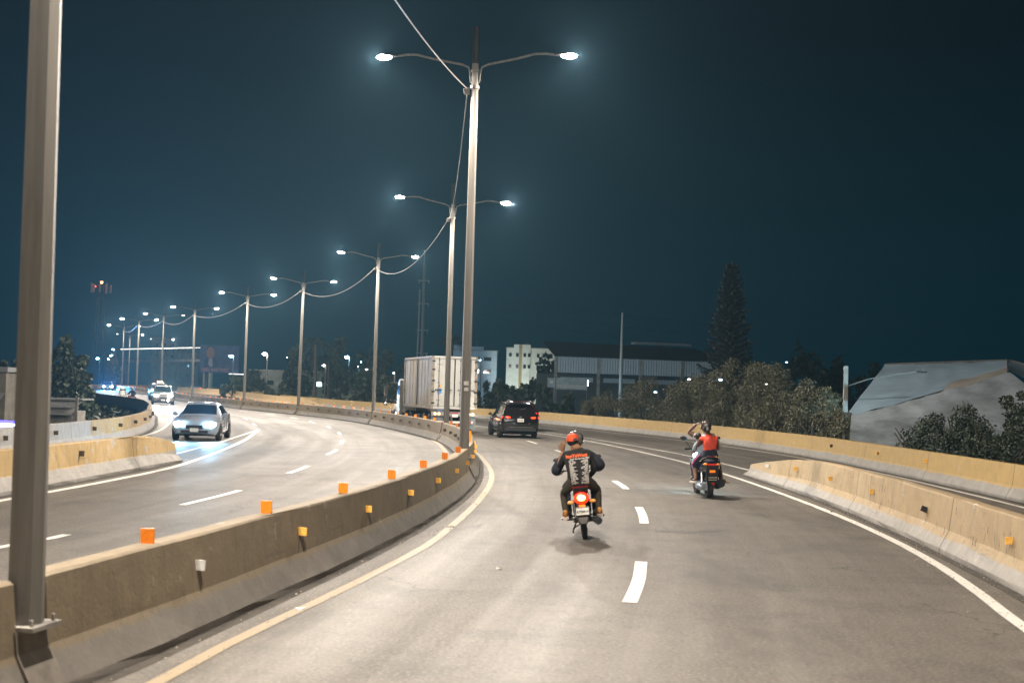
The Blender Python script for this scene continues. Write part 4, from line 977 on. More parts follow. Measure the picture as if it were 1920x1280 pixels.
    b = MB(); b.tube([(.225, -.249, .28), (.225, -.26, .28)], .040, 12); b.build('exhaust_tip', M['black'], t)
    b = MB(); b.box(.08, .25, .31, .02, .45, .07); b.build('chain_guard', M['black'], t)
    b = MB(); b.tube([(-.10, .38, .24), (-.17, .10, .12), (-.16, .06, .10)], .012, 6); b.tube([(-.05, .3, .2), (-.15, .14, .16)], .010, 5); b.build('side_stand', M['black'], t)
    b = MB(); n = 8; b.tube([(0, 1.25+.34*math.cos(a), .30+.34*math.sin(a)) for a in [R(20+16*j) for j in range(n)]], .05, 6, flat=.4); b.build('front_mudguard', redp, t, True)
    b = MB(); b.ell((0, 1.13, .84), (.085, .07, .085), 14, 8); b.build('headlight', M['head_w'] if not tail else M['chrome'], t, True)
    return t
def same(o, label, cat='person', group=None):
    e = empty('person', o.location, 0, label, cat, group); e.rotation_euler = o.rotation_euler.copy(); return e

g = gp(1097, 1009.5); mb = motorcycle((g.x, g.y, 0), R(-2.5), R(-7.0), 'dark red motorcycle with lit round tail light carrying two riders in the middle lane')
d1 = same(mb, 'person steering the red motorcycle, in puffy navy jacket and shiny helmet'); rider_driver(d1)
p1 = same(mb, 'person riding pillion in backwards orange cap and black printed shirt')
J = dict(pelvis=(0, -.12, .88, (.155, .12)), waist=(0, -.14, 1.0, (.155, .11)), chest=(0, -.10, 1.18, (.185, .115)), neck=(-.01, -.06, 1.345, .055), head0=(-.03, -.03, 1.42, .066), head=(-.045, -.02, 1.485, (.072, .085)),
         ls=(-.185, -.08, 1.27, .075), le=(-.285, .06, 1.10, .052), lw=(-.215, .06, 1.345, .033), rs=(.185, -.08, 1.27, .075), re=(.245, -.02, 1.03, .055), rw=(.16, .12, .92, .033),
         lh=(-.12, -.10, .84, .085), lk=(-.265, .16, .70, .062), la=(-.245, .08, .375, .05), rh=(.12, -.10, .84, .085), rk=(.265, .16, .72, .062), ra=(.245, .08, .375, .05))
B = [('pelvis', 'waist', 0), ('waist', 'chest', 0), ('chest', 'neck', 0), ('neck', 'head0', 1), ('head0', 'head', 1), ('chest', 'ls', 0), ('ls', 'le', 0), ('le', 'lw', 1), ('chest', 'rs', 0), ('rs', 're', 0), ('re', 'rw', 0),
     ('pelvis', 'lh', 2), ('lh', 'lk', 2), ('lk', 'la', 2), ('pelvis', 'rh', 2), ('rh', 'rk', 2), ('rk', 'ra', 2)]
bodyA = human(p1, J, B, [M['blk_shirt'], M['skin'], M['olive']])
hand(p1, (-.215, .06, 1.345), (.15, -.2, 1), (0, -1, .1), M['skin'], .6); hand(p1, (.16, .12, .92), (-.5, 1, 0), (0, 0, 1), M['skin'], 1.2, side=-1)
face(p1, (-.045, -.02, 1.485), M['skin'])
b = MB(); b.ell((-.045, -.03, 1.485), (.082, .093, .085), 14, 8); b.build('hair', M['hair'], p1, True)
b = MB(); b.lathe([(0, .10), (.035, .097), (.065, .082), (.088, .05), (.096, .01), (.096, -.005)], 22, Matrix.Translation((-.045, -.03, 1.50)) @ Matrix.Rotation(R(6), 4, 'X')); cp = b.build('cap', M['orange_cap'], p1, True)
b = MB(); vs = [(-.045, -.127, 1.50)]; 
for j in range(9): a = math.pi*j/8; vs.append((-.005+.036*math.cos(a), -.137+.022*math.sin(a), 1.497+.036*math.sin(a)))
b.add(vs[1:], [tuple(range(9))]); b.build('strap_gap', M['hair'], cp)
b = MB(); b.box(-.075, .10, 1.485, .15, .11, .012, rx=-.15); b.build('brim', M['orange_cap'], cp)
for sd in (-1, 1): shoe(p1, (sd*.26, .06, .345), 0, M['shoe_o'], M['shoe_w'])
# shirt print, projected onto the back of the shirt
from mathutils.bvhtree import BVHTree
def wrap(me, parent, body, off=.004, nm='print'):
    bv = BVHTree.FromPolygons([v.co for v in body.data.vertices], [tuple(p.vertices) for p in body.data.polygons])
    for v in me.vertices:
        h = bv.ray_cast(Vector((v.co.x, -2, v.co.z)), Vector((0, 1, 0)))
        if h[0]: v.co.y = h[0].y-off
    return link(nm, me, parent)
inkw = mat('white_shirt_print', (.60, .57, .53), .8, var=.1); inko = mat('orange_shirt_print', (.85, .12, .02), .7, var=.05)
def txt_at(s, size, m, x, z, bold, rot=0):
    me = text_mesh(s, size, m, bold)
    bm = bmesh.new(); bm.from_mesh(me); bmesh.ops.delete(bm, geom=[f for f in bm.faces if f.normal.z < .5], context='FACES'); bmesh.ops.subdivide_edges(bm, edges=[e_ for e_ in bm.edges if e_.calc_length() > .03], cuts=1); bm.to_mesh(me); bm.free()
    for v in me.vertices: v.co = Vector((x+v.co.x*math.cos(rot)-v.co.y*math.sin(rot), 0, z+v.co.x*math.sin(rot)+v.co.y*math.cos(rot)))
    return me
wrap(txt_at('kanYeWest', .068, inko, -.01, 1.265, .003, .02), bodyA, bodyA, nm='shirt_title'); wrap(txt_at('touch the sky tour 2006', .030, inkw, .03, 1.222, .0012, .02), bodyA, bodyA, nm='shirt_subtitle')
rr = random.Random(21); b = MB()
for col, x0 in ((0, -.135), (1, .155)):
    for k in range(26):
        z = 1.195-k*.0140; ln = rr.uniform(.055, .12) if k not in (5, 6, 12) else .05; xa, xb = (x0+.0006*k, x0+.0006*k+ln) if col == 0 else (x0-.0006*k-ln, x0-.0006*k)
        n = 6
        for j in range(n):
            if rr.random() < .05: continue
            u0 = xa+(xb-xa)*j/n; u1 = xa+(xb-xa)*(j+.86)/n; b.add([(u0, 0, z), (u1, 0, z), (u1, 0, z+.0088), (u0, 0, z+.0088)], [(0, 1, 2, 3)])
me = b.mesh('tour_list', inkw); wrap(me, bodyA, bodyA, .0045, 'tour_list')['kind'] = 'stuff'

# scooter and its riders
def scooter(loc, rz, lean):
    t = empty('scooter', loc, rz, 'dark blue scooter carrying three people beside the right edge line', 'scooter'); t.rotation_euler = (0, lean, rz)
    bl = mat('dark_blue_scooter_paint', (.012, .02, .04), .25, .2, var=.05, coat=.7)
    wheel(t, 0, 0, .25, .12, 'dark_steel', 5); wheel(t, 0, 1.25, .25, .11, 'dark_steel', 5)
    b = MB(); pts = [(0, .75, .60), (0, .35, .62), (0, .0, .66), (0, -.22, .70), (0, -.33, .72)]; b.tube(pts, [.15, .20, .21, .19, .13], 18, flat=.72); b.build('rear_fairing', bl, t, True)
    b = MB(); b.box(0, .62, .30, .34, .55, .10); b.box(0, 1.0, .55, .40, .08, .55, rx=-.25); b.build('floorboard', bl, t)
    b = MB(); b.ell((0, .18, .80), (.15, .48, .07), 18, 9); b.build('seat', M['black'], t, True)
    b = MB(); b.tube([(-.19, .0, .80), (-.17, -.22, .88), (-.08, -.33, .93), (.08, -.33, .93), (.17, -.22, .88), (.19, .0, .80)], .02, 8); b.build('grab_rail', M['chrome'], t, True)
    b = MB(); b.box(0, -.335, .74, .19, .04, .05); b.build('tail_light', emit('faint_red_lens', (1, .04, .015), .12, (.4, .02, .01)), t)
    for sd in (-1, 1):
        b = MB(); b.ell((sd*.145, -.30, .745), (.055, .04, .03), 12, 6, Matrix.Rotation(sd*.4, 4, 'Z')); b.build('indicator', M['amber_off'], t, True)
        b = MB(); b.tube([(sd*.08, .98, 1.02), (sd*.30, .92, 1.02)], .014, 6); b.tube([(sd*.24, .94, 1.02), (sd*.36, .90, 1.02)], .02, 8); b.build('handlebar', M['black'], t, True)
        b = MB(); b.tube([(sd*.22, .95, 1.03), (sd*.34, .95, 1.22)], .008, 5); b.ell((sd*.38, .94, 1.26), (.085, .018, .048), 12, 6, Matrix.Rotation(-sd*.25, 4, 'Y')); b.build('mirror', M['black'], t, True)
        b = MB(); b.tube([(sd*.16, .01, .30), (sd*.14, .10, .58)], .022, 8); b.build('shock_absorber', M['chrome'], t, True)
    b = MB(); b.box(0, -.36, .60, .12, .012, .055); b.build('reflector', emit('orange_reflector_glow', (1, .22, .02), .25, (.8, .2, .02)), t)
    b = MB(); b.box(0, -.32, .53, .25, .05, .40, tx=1.1, rx=.12); b.build('rear_mudguard', M['black'], t)
    b = MB(); b.box(0, -.375, .47, .19, .008, .02); b.box(0, -.37, .42, .18, .008, .015); b.build('plate_frame', M['chrome'], t)
    b = MB(); b.box(-.16, .02, .27, .17, .50, .15, rx=.05); b.ell((-.2, -.16, .26), (.11, .10, .085), 12, 7); b.build('engine_case', mat('pale_engine_metal', (.34, .40, .46), .35, .5, var=.15), t, True)
    b = MB(); b.tube([(.16, .45, .22), (.20, .1, .27), (.21, -.24, .34)], [.03, .085, .095], 14); b.build('exhaust', M['black'], t, True)
    b = MB(); b.tube([(-.28, .1, .30), (-.34, -.08, .24), (-.28, -.18, .18)], .010, 5); b.build('crash_bar', M['black'], t)
    b = MB(); b.ell((.02, -.33, .33), (.04, .02, .03), 8, 5); b.build('round_reflector', M['red_lens'], t)
    b = MB(); b.tube([(0, 1.25, .25), (0, 1.12, .6), (0, 1.0, .98)], .035, 8); b.build('fork', M['black'], t, True)
    b = MB(); b.ell((0, 1.14, .86), (.12, .08, .07), 12, 7); h = b.build('headlight', M['head_b'], t, True)
    spot('headlight_beam', h, (0, 1.26, .86), (-.1, 9, .3), 170, (.72, .92, 1), 100, .85, .05); return t
g = gp(1329, 933); sc_ = scooter((g.x, g.y, 0), R(3), R(-1))
dr = same(sc_, 'person driving the scooter in white shirt and helmet with left arm raised')
J = dict(pelvis=(.0, .42, .88, (.15, .12)), waist=(.0, .43, 1.02, (.16, .12)), chest=(.02, .45, 1.22, (.20, .13)), neck=(.03, .46, 1.40, .06), head0=(.03, .47, 1.48, .072), head=(.03, .47, 1.55, (.076, .088)),
         ls=(-.20, .46, 1.33, .08), le=(-.37, .50, 1.41, .048), lw=(-.18, .46, 1.60, .032), rs=(.23, .46, 1.30, .082), re=(.36, .48, 1.08, .052), rw=(.30, .74, 1.03, .035),
         lh=(-.11, .45, .84, .10), lk=(-.20, .82, .72, .07), la=(-.18, .74, .40, .045), rh=(.11, .45, .84, .10), rk=(.20, .82, .72, .07), ra=(.18, .74, .40, .045))
B = [('pelvis', 'waist', 0), ('waist', 'chest', 0), ('chest', 'neck', 0), ('neck', 'head0', 1), ('head0', 'head', 1), ('chest', 'ls', 0), ('ls', 'le', 1), ('le', 'lw', 1), ('chest', 'rs', 0), ('rs', 're', 0), ('re', 'rw', 1),
     ('pelvis', 'lh', 2), ('lh', 'lk', 2), ('lk', 'la', 2), ('pelvis', 'rh', 2), ('rh', 'rk', 2), ('rk', 'ra', 2)]
human(dr, J, B, [M['white_shirt'], M['skin_d'], M['dark_pants']]); helmet(dr, (.03, .47, 1.55), M['helmet_b'], .135)
hand(dr, (-.18, .46, 1.60), (.9, .05, .25), (0, -.2, 1), M['skin_d'], .5); hand(dr, (.30, .74, 1.03), (0, 1, 0), (0, 0, 1), M['skin_d'], 1.3, side=-1); face(dr, (.03, .47, 1.55), M['skin_d'])
for sd in (-1, 1): shoe(dr, (sd*.18, .74, .36), 0, M['black'], M['rubber'])
b = MB(); b.tube([(-.375, .50, 1.40), (-.20, .46, 1.58)], .001, 4)
pr = same(sc_, 'person riding pillion on the scooter in a bright red-orange top and dark trousers')
J = dict(pelvis=(0, .02, .92, (.17, .13)), waist=(0, .0, 1.04, (.125, .10)), chest=(.01, .05, 1.20, (.155, .105)), neck=(.0, .09, 1.375, .045), head0=(-.02, .11, 1.45, .062), head=(-.02, .12, 1.51, (.07, .08)),
         ls=(-.15, .06, 1.31, .062), le=(-.22, .22, 1.10, .042), lw=(-.12, .36, 1.02, .03), rs=(.165, .06, 1.30, .062), re=(.24, .20, 1.08, .044), rw=(.16, .38, 1.03, .03),
         lh=(-.12, .05, .89, .115), lk=(-.25, .28, .66, .075), la=(-.27, .10, .40, .04), lf=(-.34, .12, .37, .03), rh=(.12, .05, .89, .115), rk=(.27, .28, .64, .078), ra=(.30, .08, .38, .045), rf=(.40, .12, .36, .03))
B = [('pelvis', 'waist', 2), ('waist', 'chest', 0), ('chest', 'neck', 0), ('neck', 'head0', 1), ('head0', 'head', 1), ('chest', 'ls', 0), ('ls', 'le', 1), ('le', 'lw', 1), ('chest', 'rs', 0), ('rs', 're', 1), ('re', 'rw', 1),
     ('pelvis', 'lh', 2), ('lh', 'lk', 2), ('lk', 'la', 1), ('la', 'lf', 1), ('pelvis', 'rh', 2), ('rh', 'rk', 2), ('rk', 'ra', 1), ('ra', 'rf', 1)]
human(pr, J, B, [M['red_shirt'], M['skin_d'], M['dark_pants']])
b = MB(); b.ell((-.02, .10, 1.52), (.085, .095, .10), 14, 9); b.tube([(-.02, .02, 1.52), (-.03, -.03, 1.46), (-.03, -.03, 1.40)], [.05, .045, .02], 8); b.build('hair', M['hair'], pr, True); face(pr, (-.02, .12, 1.51), M['skin_d'])
hand(pr, (-.12, .36, 1.02), (.4, 1, 0), (0, 0, 1), M['skin_d'], 1.0); hand(pr, (.16, .38, 1.03), (-.4, 1, 0), (0, 0, 1), M['skin_d'], 1.0, side=-1)
b = MB(); b.tube([(-.20, .02, .93), (-.29, .14, .80), (-.335, .26, .68)], .018, 6); b.build('trouser_stripe', M['pink'], pr, True)
for sd, x in ((-1, -.34), (1, .42)):
    b = MB(); b.box(x, .14, .335, .09, .24, .018); b.build('sandal', M['shoe_o'] if sd > 0 else M['shoe_w'], pr)
ch = same(sc_, 'child in pale blue clothes squeezed between the two adults on the scooter')
J = dict(pelvis=(-.10, .24, .92, (.10, .08)), waist=(-.12, .24, 1.0, (.10, .08)), chest=(-.14, .24, 1.13, (.11, .08)), neck=(-.17, .24, 1.23, .035), head0=(-.18, .24, 1.27, .055), head=(-.19, .24, 1.33, (.06, .07)),
         ls=(-.235, .24, 1.17, .045), le=(-.29, .27, 1.03, .03), lw=(-.25, .36, .97, .022), rs=(-.06, .24, 1.17, .045), re=(-.03, .3, 1.05, .03), rw=(-.05, .36, .98, .022),
         lh=(-.15, .24, .89, .07), lk=(-.27, .38, .80, .05), la=(-.28, .34, .60, .03), rh=(-.05, .24, .89, .07), rk=(.0, .38, .84, .05), ra=(-.02, .4, .64, .03))
B = [('pelvis', 'waist', 0), ('waist', 'chest', 0), ('chest', 'neck', 0), ('neck', 'head0', 1), ('head0', 'head', 1), ('chest', 'ls', 0), ('ls', 'le', 0), ('le', 'lw', 1), ('chest', 'rs', 0), ('rs', 're', 0), ('re', 'rw', 1),
     ('pelvis', 'lh', 0), ('lh', 'lk', 0), ('lk', 'la', 0), ('pelvis', 'rh', 0), ('rh', 'rk', 0), ('rk', 'ra', 0)]
human(ch, J, B, [M['sky_cloth'], M['skin_d']]); b = MB(); b.ell((-.19, .235, 1.335), (.072, .08, .08), 12, 8); b.build('hair', M['hair'], ch, True)
hand(ch, (-.25, .36, .97), (0, 1, 0), (0, 0, 1), M['skin_d'], 1, .7); hand(ch, (-.05, .36, .98), (0, 1, 0), (0, 0, 1), M['skin_d'], 1, .7, -1); face(ch, (-.19, .24, 1.33), M['skin_d'])
# distant biker
fb = motorcycle(up(at(251, 745, 113)), R(165), 0, 'small distant motorcycle coming along the far edge of the oncoming road', tail=False)
for o in list(fb.children):
    if o.name.startswith('headlight'): o.data = o.data.copy(); o.data.materials[0] = M['white_refl']
fr = same(fb, 'dark clothed person on the distant oncoming motorcycle'); rider_driver(fr)

# ------------------------------------------------------------------ vegetation
def leaf_cloud(b, c, rad, n, size, rr, clumps=14, fine=.22, up=0):
    c = Vector(c); C = []
    for k in range(clumps):
        while True:
            v = Vector((rr.uniform(-1, 1), rr.uniform(-1, 1), rr.uniform(-1, 1)))
            if v.length < 1: break
        v = v.normalized()*(v.length**.5)*.82; C.append((Vector((v.x*rad[0], v.y*rad[1], v.z*rad[2])), rr.uniform(.6, 1.25)))
    for i in range(n):
        q, k = C[rr.randrange(clumps)]; d = Vector((rr.gauss(0, 1), rr.gauss(0, 1), rr.gauss(0, 1))).normalized()*k*fine*(.6+.6*rr.random())
        p = c+q+Vector((d.x*rad[0], d.y*rad[1], d.z*rad[2])); s = size*rr.uniform(.5, 1.3)
        a = Vector((rr.gauss(0, 1), rr.gauss(0, 1), rr.gauss(0, .7)+up)).normalized(); t = a.orthogonal().normalized(); t.rotate(Matrix.Rotation(rr.uniform(0, 6.28), 3, a))
        o = a.cross(t)*s*.38; b.add([p-t*s*.5, p+o, p+t*s*.5, p-o], [(0, 1, 2, 3)])
def tree(name, label, cat, px, ptop, D, wpx, m, n=2600, leaf=.28, rr=None, group=None, depth=None, trunk=True, crown_low=.35, clumps=18, seed=1, lobes=1):
    rr = random.Random(seed); top = at(px, ptop, D); s = FPX/D; hw = wpx/2/s; gz = ground_z(top.x, top.y); H = top.z-gz
    t = empty(name, (top.x, top.y, gz), 0, label, cat, group); hr = H*(1-crown_low)/2; dep = depth or hw*.8
    b = MB(); hz = min(hr, hw*1.15) if D < 128 else hr; leaf_cloud(b, (0, 0, H-hz), (hw, dep, hz), n, leaf, rr, clumps)
    if hz < hr: leaf_cloud(b, (0, 0, (H-hz)*.5), (hw*1.15, dep*1.1, (H-hz)*.55), n//2, leaf*1.2, rr, clumps)
    b.build('crown', m, t)
    b = MB(); r = max(.07, hw*.07)
    b.tube([(0, 0, -.3), (rr.uniform(-.2, .2), 0, H*.3), (rr.uniform(-.3, .3), 0, H*.62)], [r, r*.7, r*.45], 7)
    for k in range(5):
        a = rr.uniform(0, 6.28); z = H*rr.uniform(.25, .5); b.tube([(0, 0, z), (math.cos(a)*hw*.35, math.sin(a)*dep*.35, z+H*.15), (math.cos(a)*hw*.65, math.sin(a)*dep*.6, z+H*.33)], [r*.5, r*.3, r*.12], 5)
    b.build('trunk', M['trunk'], t); return t
# roadside bushes beyond the outer barrier
BUSH = [(1118, 738, 100, 62, 'low bush at the left end of the thicket, nearest the dark gap'), (1160, 722, 93, 88, 'feathery bush second from the left in the thicket behind the outer barrier'),
        (1212, 704, 86, 100, 'rounded bush left of the glowing blue lamp in the thicket'), (1262, 700, 80, 96, 'bushy tree just right of the blue lamp in the thicket'),
        (1306, 694, 75, 104, 'tall feathery bush under the corrugated strip of the warehouse'), (1352, 686, 70, 108, 'bush below the left foot of the tall conifer'),
        (1392, 660, 68, 118, 'highest bush of the thicket, rising below the conifer'), (1438, 672, 63, 118, 'large bush right of the conifer foot'), (1482, 700, 58, 120, 'wide bush between the conifer and the concrete post'),
        (1528, 716, 53, 126, 'spreading bush left of the concrete utility post'), (1570, 742, 49, 92, 'last low bush of the thicket at the concrete utility post'),
        (1340, 742, 69, 110, 'low front bush leaning on the outer barrier behind the scooter riders'), (1440, 748, 59, 120, 'low front bush behind the barrier nose')]
for i, (px, py, D, w_, lab) in enumerate(BUSH):
    tree('bush', lab, 'bush', px, py, D, w_*1.15, M['leaf_warm'], n=8500, leaf=.10, group='bushes in the roadside thicket', crown_low=.05, clumps=34, seed=100+i, depth=2.4)
tree('dry_shrub', 'dark scrubby shrub in front of the pale tarpaulin roof at the far right', 'shrub', 1850, 712, 37, 260, M['leaf_dark'], n=13000, leaf=.085, crown_low=.0, clumps=26, seed=150, depth=2)
tree('dry_shrub', 'tallest dark shrub before the middle of the tarpaulin roof', 'shrub', 1800, 738, 42, 210, M['leaf_dark'], n=8000, leaf=.09, crown_low=.0, clumps=22, seed=153, depth=1.6)
tree('dry_shrub', 'dark shrub under the left corner of the tarpaulin roof', 'shrub', 1740, 762, 40, 190, M['leaf_dark'], n=5000, leaf=.10, crown_low=.0, clumps=22, seed=151, depth=2)
tree('dry_shrub', 'dark shrub cut off by the right picture edge', 'shrub', 1925, 700, 40, 90, M['leaf_dark'], n=3600, leaf=.10, crown_low=.0, clumps=22, seed=152, depth=1.6)
# dry grass tufts behind the barrier
rr = random.Random(77)
b = MB()
for k in range(170):
    s_ = rr.uniform(OUT.near(11.9, 24), OUT.near(12.1, 37)); p, t, n = OUT.at(s_); q = p+n*rr.uniform(.5, 1.1); h = rr.uniform(.25, .62)
    for j in range(6):
        a = rr.uniform(0, 6.28); d = Vector((math.cos(a), math.sin(a), 0))*rr.uniform(.05, .22); z0 = .28; b.tube([(q.x, q.y, -.3), (q.x+d.x*.5, q.y+d.y*.5, z0+h*.6), (q.x+d.x*1.5, q.y+d.y*1.5, z0+h*.75)], [.012, .008, .003], 3, caps=False)
o = b.build('dry_grass', mat('straw_grass', (.30, .22, .12), .8, var=.3, scale=10)); tag(o, 'dry straw grass fringe growing behind the outer barrier at the far right', 'grass', kind='stuff')
# verge vegetation down the left slope
rr = random.Random(78); b = MB()
for k in range(5200):
    s_ = rr.uniform(LEF.near(-14, 30), LEF.near(-50, 143)); p, t, n = LEF.at(s_); dd = rr.uniform(1, 14); q = p-n*dd; z = -1.5-3.6*sstep(0, 16, dd)+rr.uniform(.1, 1.5)
    sc = rr.uniform(.15, .4); a = Vector((rr.gauss(0, 1), rr.gauss(0, 1), rr.gauss(0, 1))).normalized(); u = a.orthogonal()*sc; v = a.cross(u)*.5; c0 = Vector((q.x, q.y, z)); b.add([c0-u, c0+v, c0+u, c0-v], [(0, 1, 2, 3)])
o = b.build('slope_weeds', M['leaf_mid']); tag(o, 'leafy weeds covering the bank below the left parapet', 'weeds', kind='stuff')

# the conifer
def conifer():
    D = 93; tp = at(1372, 489, D); gz = -4.4; H = tp.z-gz; s = FPX/D; hw = 60/s; rr = random.Random(4)
    t = empty('conifer', (tp.x, tp.y, gz), 0, 'tall dark pointed conifer standing alone against the night sky', 'tree')
    b = MB(); b.tube([(0, 0, 0), (0, 0, H*.5), (0, 0, H)], [.28, .16, .03], 8); b.build('trunk', M['trunk'], t)
    nb = MB(); wd = MB(); z = H*.32
    while z < H*.985:
        f = 1-(z-H*.32)/(H*.68); L = hw*(.10+1.0*f**.85)*rr.uniform(.85, 1.06); k0 = rr.uniform(0, 6.28); nn = 7
        for k in range(nn):
            a = k0+2*math.pi*k/nn+rr.uniform(-.15, .15); l = L*rr.uniform(.78, 1.1); d = Vector((math.cos(a), math.sin(a), 0))
            p0 = Vector((0, 0, z)); p1 = p0+d*l*.6+Vector((0, 0, .05*l)); p2 = p0+d*l+Vector((0, 0, .22*l)); wd.tube([p0, p1, p2], [.035, .02, .008], 4, caps=False)
            m_ = int(16+40*f)
            for j in range(m_):
                u = (.12+.88*j/m_); c = (p0.lerp(p1, u/.6) if u < .6 else p1.lerp(p2, (u-.6)/.4)); sgn = 1 if j % 2 else -1
                side = d.cross(Vector((0, 0, 1)))*sgn; q = c+side*rr.uniform(.1, .34)*(1.1-u*.6)+d*.16+Vector((0, 0, rr.uniform(-.02, .20))); w2 = Vector((0, 0, .075)); nb.add([c-w2*.4, q-w2*.2, q+w2, c+w2*.5], [(0, 1, 2, 3)])
                if 1: q2 = c+Vector((0, 0, -rr.uniform(.08, .25)))+d*.1; o2 = d.cross(Vector((0, 0, 1)))*.06; nb.add([c-o2, q2-o2, q2+o2, c+o2], [(0, 1, 2, 3)])
        z += (.26+.20*f)
    wd.build('branches', M['trunk'], t); nb.build('needles', M['pine'], t)
conifer()
# palms
def palm(px, pcrown, D, lab, seed, fl=3.0):
    rr = random.Random(seed); tp = at(px, pcrown, D); gz = ground_z(tp.x, tp.y); H = tp.z-gz
    t = empty('palm_tree', (tp.x, tp.y, gz), 0, lab, 'palm', 'palms beyond the median'); b = MB(); b.tube([(0, 0, 0), (.1, 0, H*.5), (0, 0, H)], [.26, .2, .17], 8); b.build('trunk', M['trunk'], t)
    for k in range(17):
        a = k*2.4; el = rr.uniform(-.1, 1.2); d = Vector((math.cos(a), math.sin(a), 0)); b = MB(); pts = []
        for j in range(9):
            u = j/8; pts.append(Vector((0, 0, H))+d*fl*u*math.cos(el*(1-u*.4))+Vector((0, 0, fl*(math.sin(el)*u-1.15*u*u))))
        b.tube(pts, [.035]*4+[.02]*5, 4, caps=False)
        for j in range(1, 9):
            for h in (0, .5):
                c = pts[j-1].lerp(pts[j], h); 
                for sg in (-1, 1):
                    q = c+d.cross(Vector((0, 0, 1)))*sg*.45*(1.1-j/11)+Vector((0, 0, -.42))+d*.12; b.add([c, q+d*.04, q+d*.10, c+d*.10], [(0, 1, 2, 3)])
        b.build('frond', M['leaf_dark'], t)
palm(592, 640, 150, 'larger palm with drooping fronds between the fifth lamp post and the fourth', 31, 3.6)
palm(617, 668, 165, 'smaller palm just right of the large drooping palm', 32, 3.0)
palm(848, 634, 190, 'single palm hidden behind the twin centre posts', 33, 2.6)
# far trees
FT = [(565, 624, 175, 70, 'dark', 'dark tall tree immediately behind the fifth lamp post'), (640, 630, 185, 90, 'dark', 'broad dark tree right of the palms'), (690, 655, 170, 90, 'dark', 'dark tree behind the fourth lamp post'),
      (740, 648, 160, 80, 'dark', 'dark tree left of the container truck'), (480, 690, 165, 60, 'dark', 'dark round bush right of the sixth lamp post'), (440, 702, 160, 60, 'mid', 'pale green bush under the billboard right edge'),
      (520, 716, 150, 60, 'dark', 'low dark bush before the pale wall left of the fifth lamp post'), (668, 690, 140, 80, 'dark', 'dark bush below the third building light'), (722, 698, 130, 80, 'dark', 'dark low bush touching the mirrors of the truck'),
      (905, 690, 150, 60, 'dark', 'dark tree between truck and pale blue flats'), (955, 700, 140, 90, 'dark', 'dark tree mass in front of the cream flats'), (1012, 672, 170, 52, 'dark', 'small rounded tree before the right half of the cream flats'),
      (1005, 716, 130, 110, 'dark', 'dark bush above the black car'), (1060, 738, 125, 90, 'dark', 'dark bush under the pale banner'), (925, 722, 125, 90, 'dark', 'low dark bush right of the container'),
      (1052, 636, 250, 90, 'dark', 'far dark tree crown over the left end of the warehouse'), (1545, 652, 150, 110, 'dark', 'far dark domed tree right of the thicket'), (1500, 645, 150, 60, 'dark', 'narrow dark tree beside the domed tree'), (1440, 648, 140, 90, 'dark', 'dark tree crown just right of the conifer'),
      (1575, 662, 190, 60, 'dark', 'dark tree behind the concrete post'), (1640, 680, 150, 110, 'dark', 'dark tree behind the left edge of the tarpaulin'), (1240, 636, 190, 22, 'dark', 'small treetop over the middle of the warehouse roof'), (1323, 640, 190, 18, 'dark', 'small round treetop near the conifer over the warehouse roof'),
      (118, 628, 92, 95, 'mid', 'tall dark leafy tree behind the near lamp post on the left'), (150, 668, 98, 60, 'mid', 'smaller leafy tree left of the far blue headlights'), (20, 655, 130, 120, 'dark', 'dark tree at the far left edge of the picture'),
      (215, 660, 240, 34, 'mid', 'far tree lit by lamps above the far blue car')]
for i, (px, py, D, w_, mm, lab) in enumerate(FT):
    tree('tree', lab, 'tree', px, py, D, w_, M['leaf_'+mm], n=1500 if D < 150 else 1100, leaf=.0042*D, crown_low=.10, clumps=20, seed=300+i, group='trees beyond the road')

# ------------------------------------------------------------------ buildings
def building(name, lab, px0, px1, ptop, D, m, depth=10, rows=(), cols=(), ww=.9, wh=1.1, roof=None, rot=0, cat='building', lit=(), proud=()):
    a = at(px0, ptop, D); c = at(px1, ptop, D); W = (c.x-a.x); gz = -5.2; H = (a.z+c.z)/2-gz
    t = empty(name, ((a.x+c.x)/2, D, gz), rot, lab, cat)
    b = MB(); b.box(0, depth/2, H/2, W, depth, H); b.build('walls', m, t)
    b = MB(); b.box(0, depth/2, H+.06, W+.5, depth+.5, .16); b.build('roof', roof or M['concrete'], t)
    k = 0
    for r in rows:
        for x in cols:
            w2 = x[1] if isinstance(x, tuple) else ww; xx = (x[0] if isinstance(x, tuple) else x)*W-W/2; z = H-r
            f = empty('window', (xx, -.5 if (x if not isinstance(x, tuple) else x[0]) in proud else 0, z), parent=t); q = MB()
            for dx in (-1, 1): q.box(dx*w2/2, -.02, 0, .09, .10, wh+.09)
            for dz in (-1, 1): q.box(0, -.02, dz*wh/2, w2-.1, .10, .09)
            q.build('frame', m, f); q = MB(); q.box(0, -.012, 0, w2-.09, .02, wh-.09); q.build('pane', LITW if k in lit else M['glass'], f); k += 1
    return t, W, H
LITW = emit('lit_window_glow', (.6, .95, 1), 1.6)
cream = mat('cream_render', (.58, .60, .55), .8, var=.08, scale=.6); pale = mat('pale_blue_render', (.42, .50, .56), .8, var=.08, scale=.6); grey = mat('grey_render', (.30, .31, .31), .85, var=.15, scale=.5)
def unseen_flood(loc, target, power, col, lab, ang=70):  # lamps out of view, put in to light flats, warehouse and tarpaulin
    t = empty('unseen_floodlight', loc, 0, lab, 'unseen_floodlight'); b = MB(); b.tube([(0, 0, -2.5), (0, 0, 0)], .05, 6); b.box(0, 0, .1, .4, .12, .28); b.build('housing', M['dark_steel'], t)
    d = Vector(target)-Vector(loc); spot('unseen_flood_beam', t, (0, .35 if d.y > 0 else -.35, .35), tuple(d), power, col, ang, .5, .2)
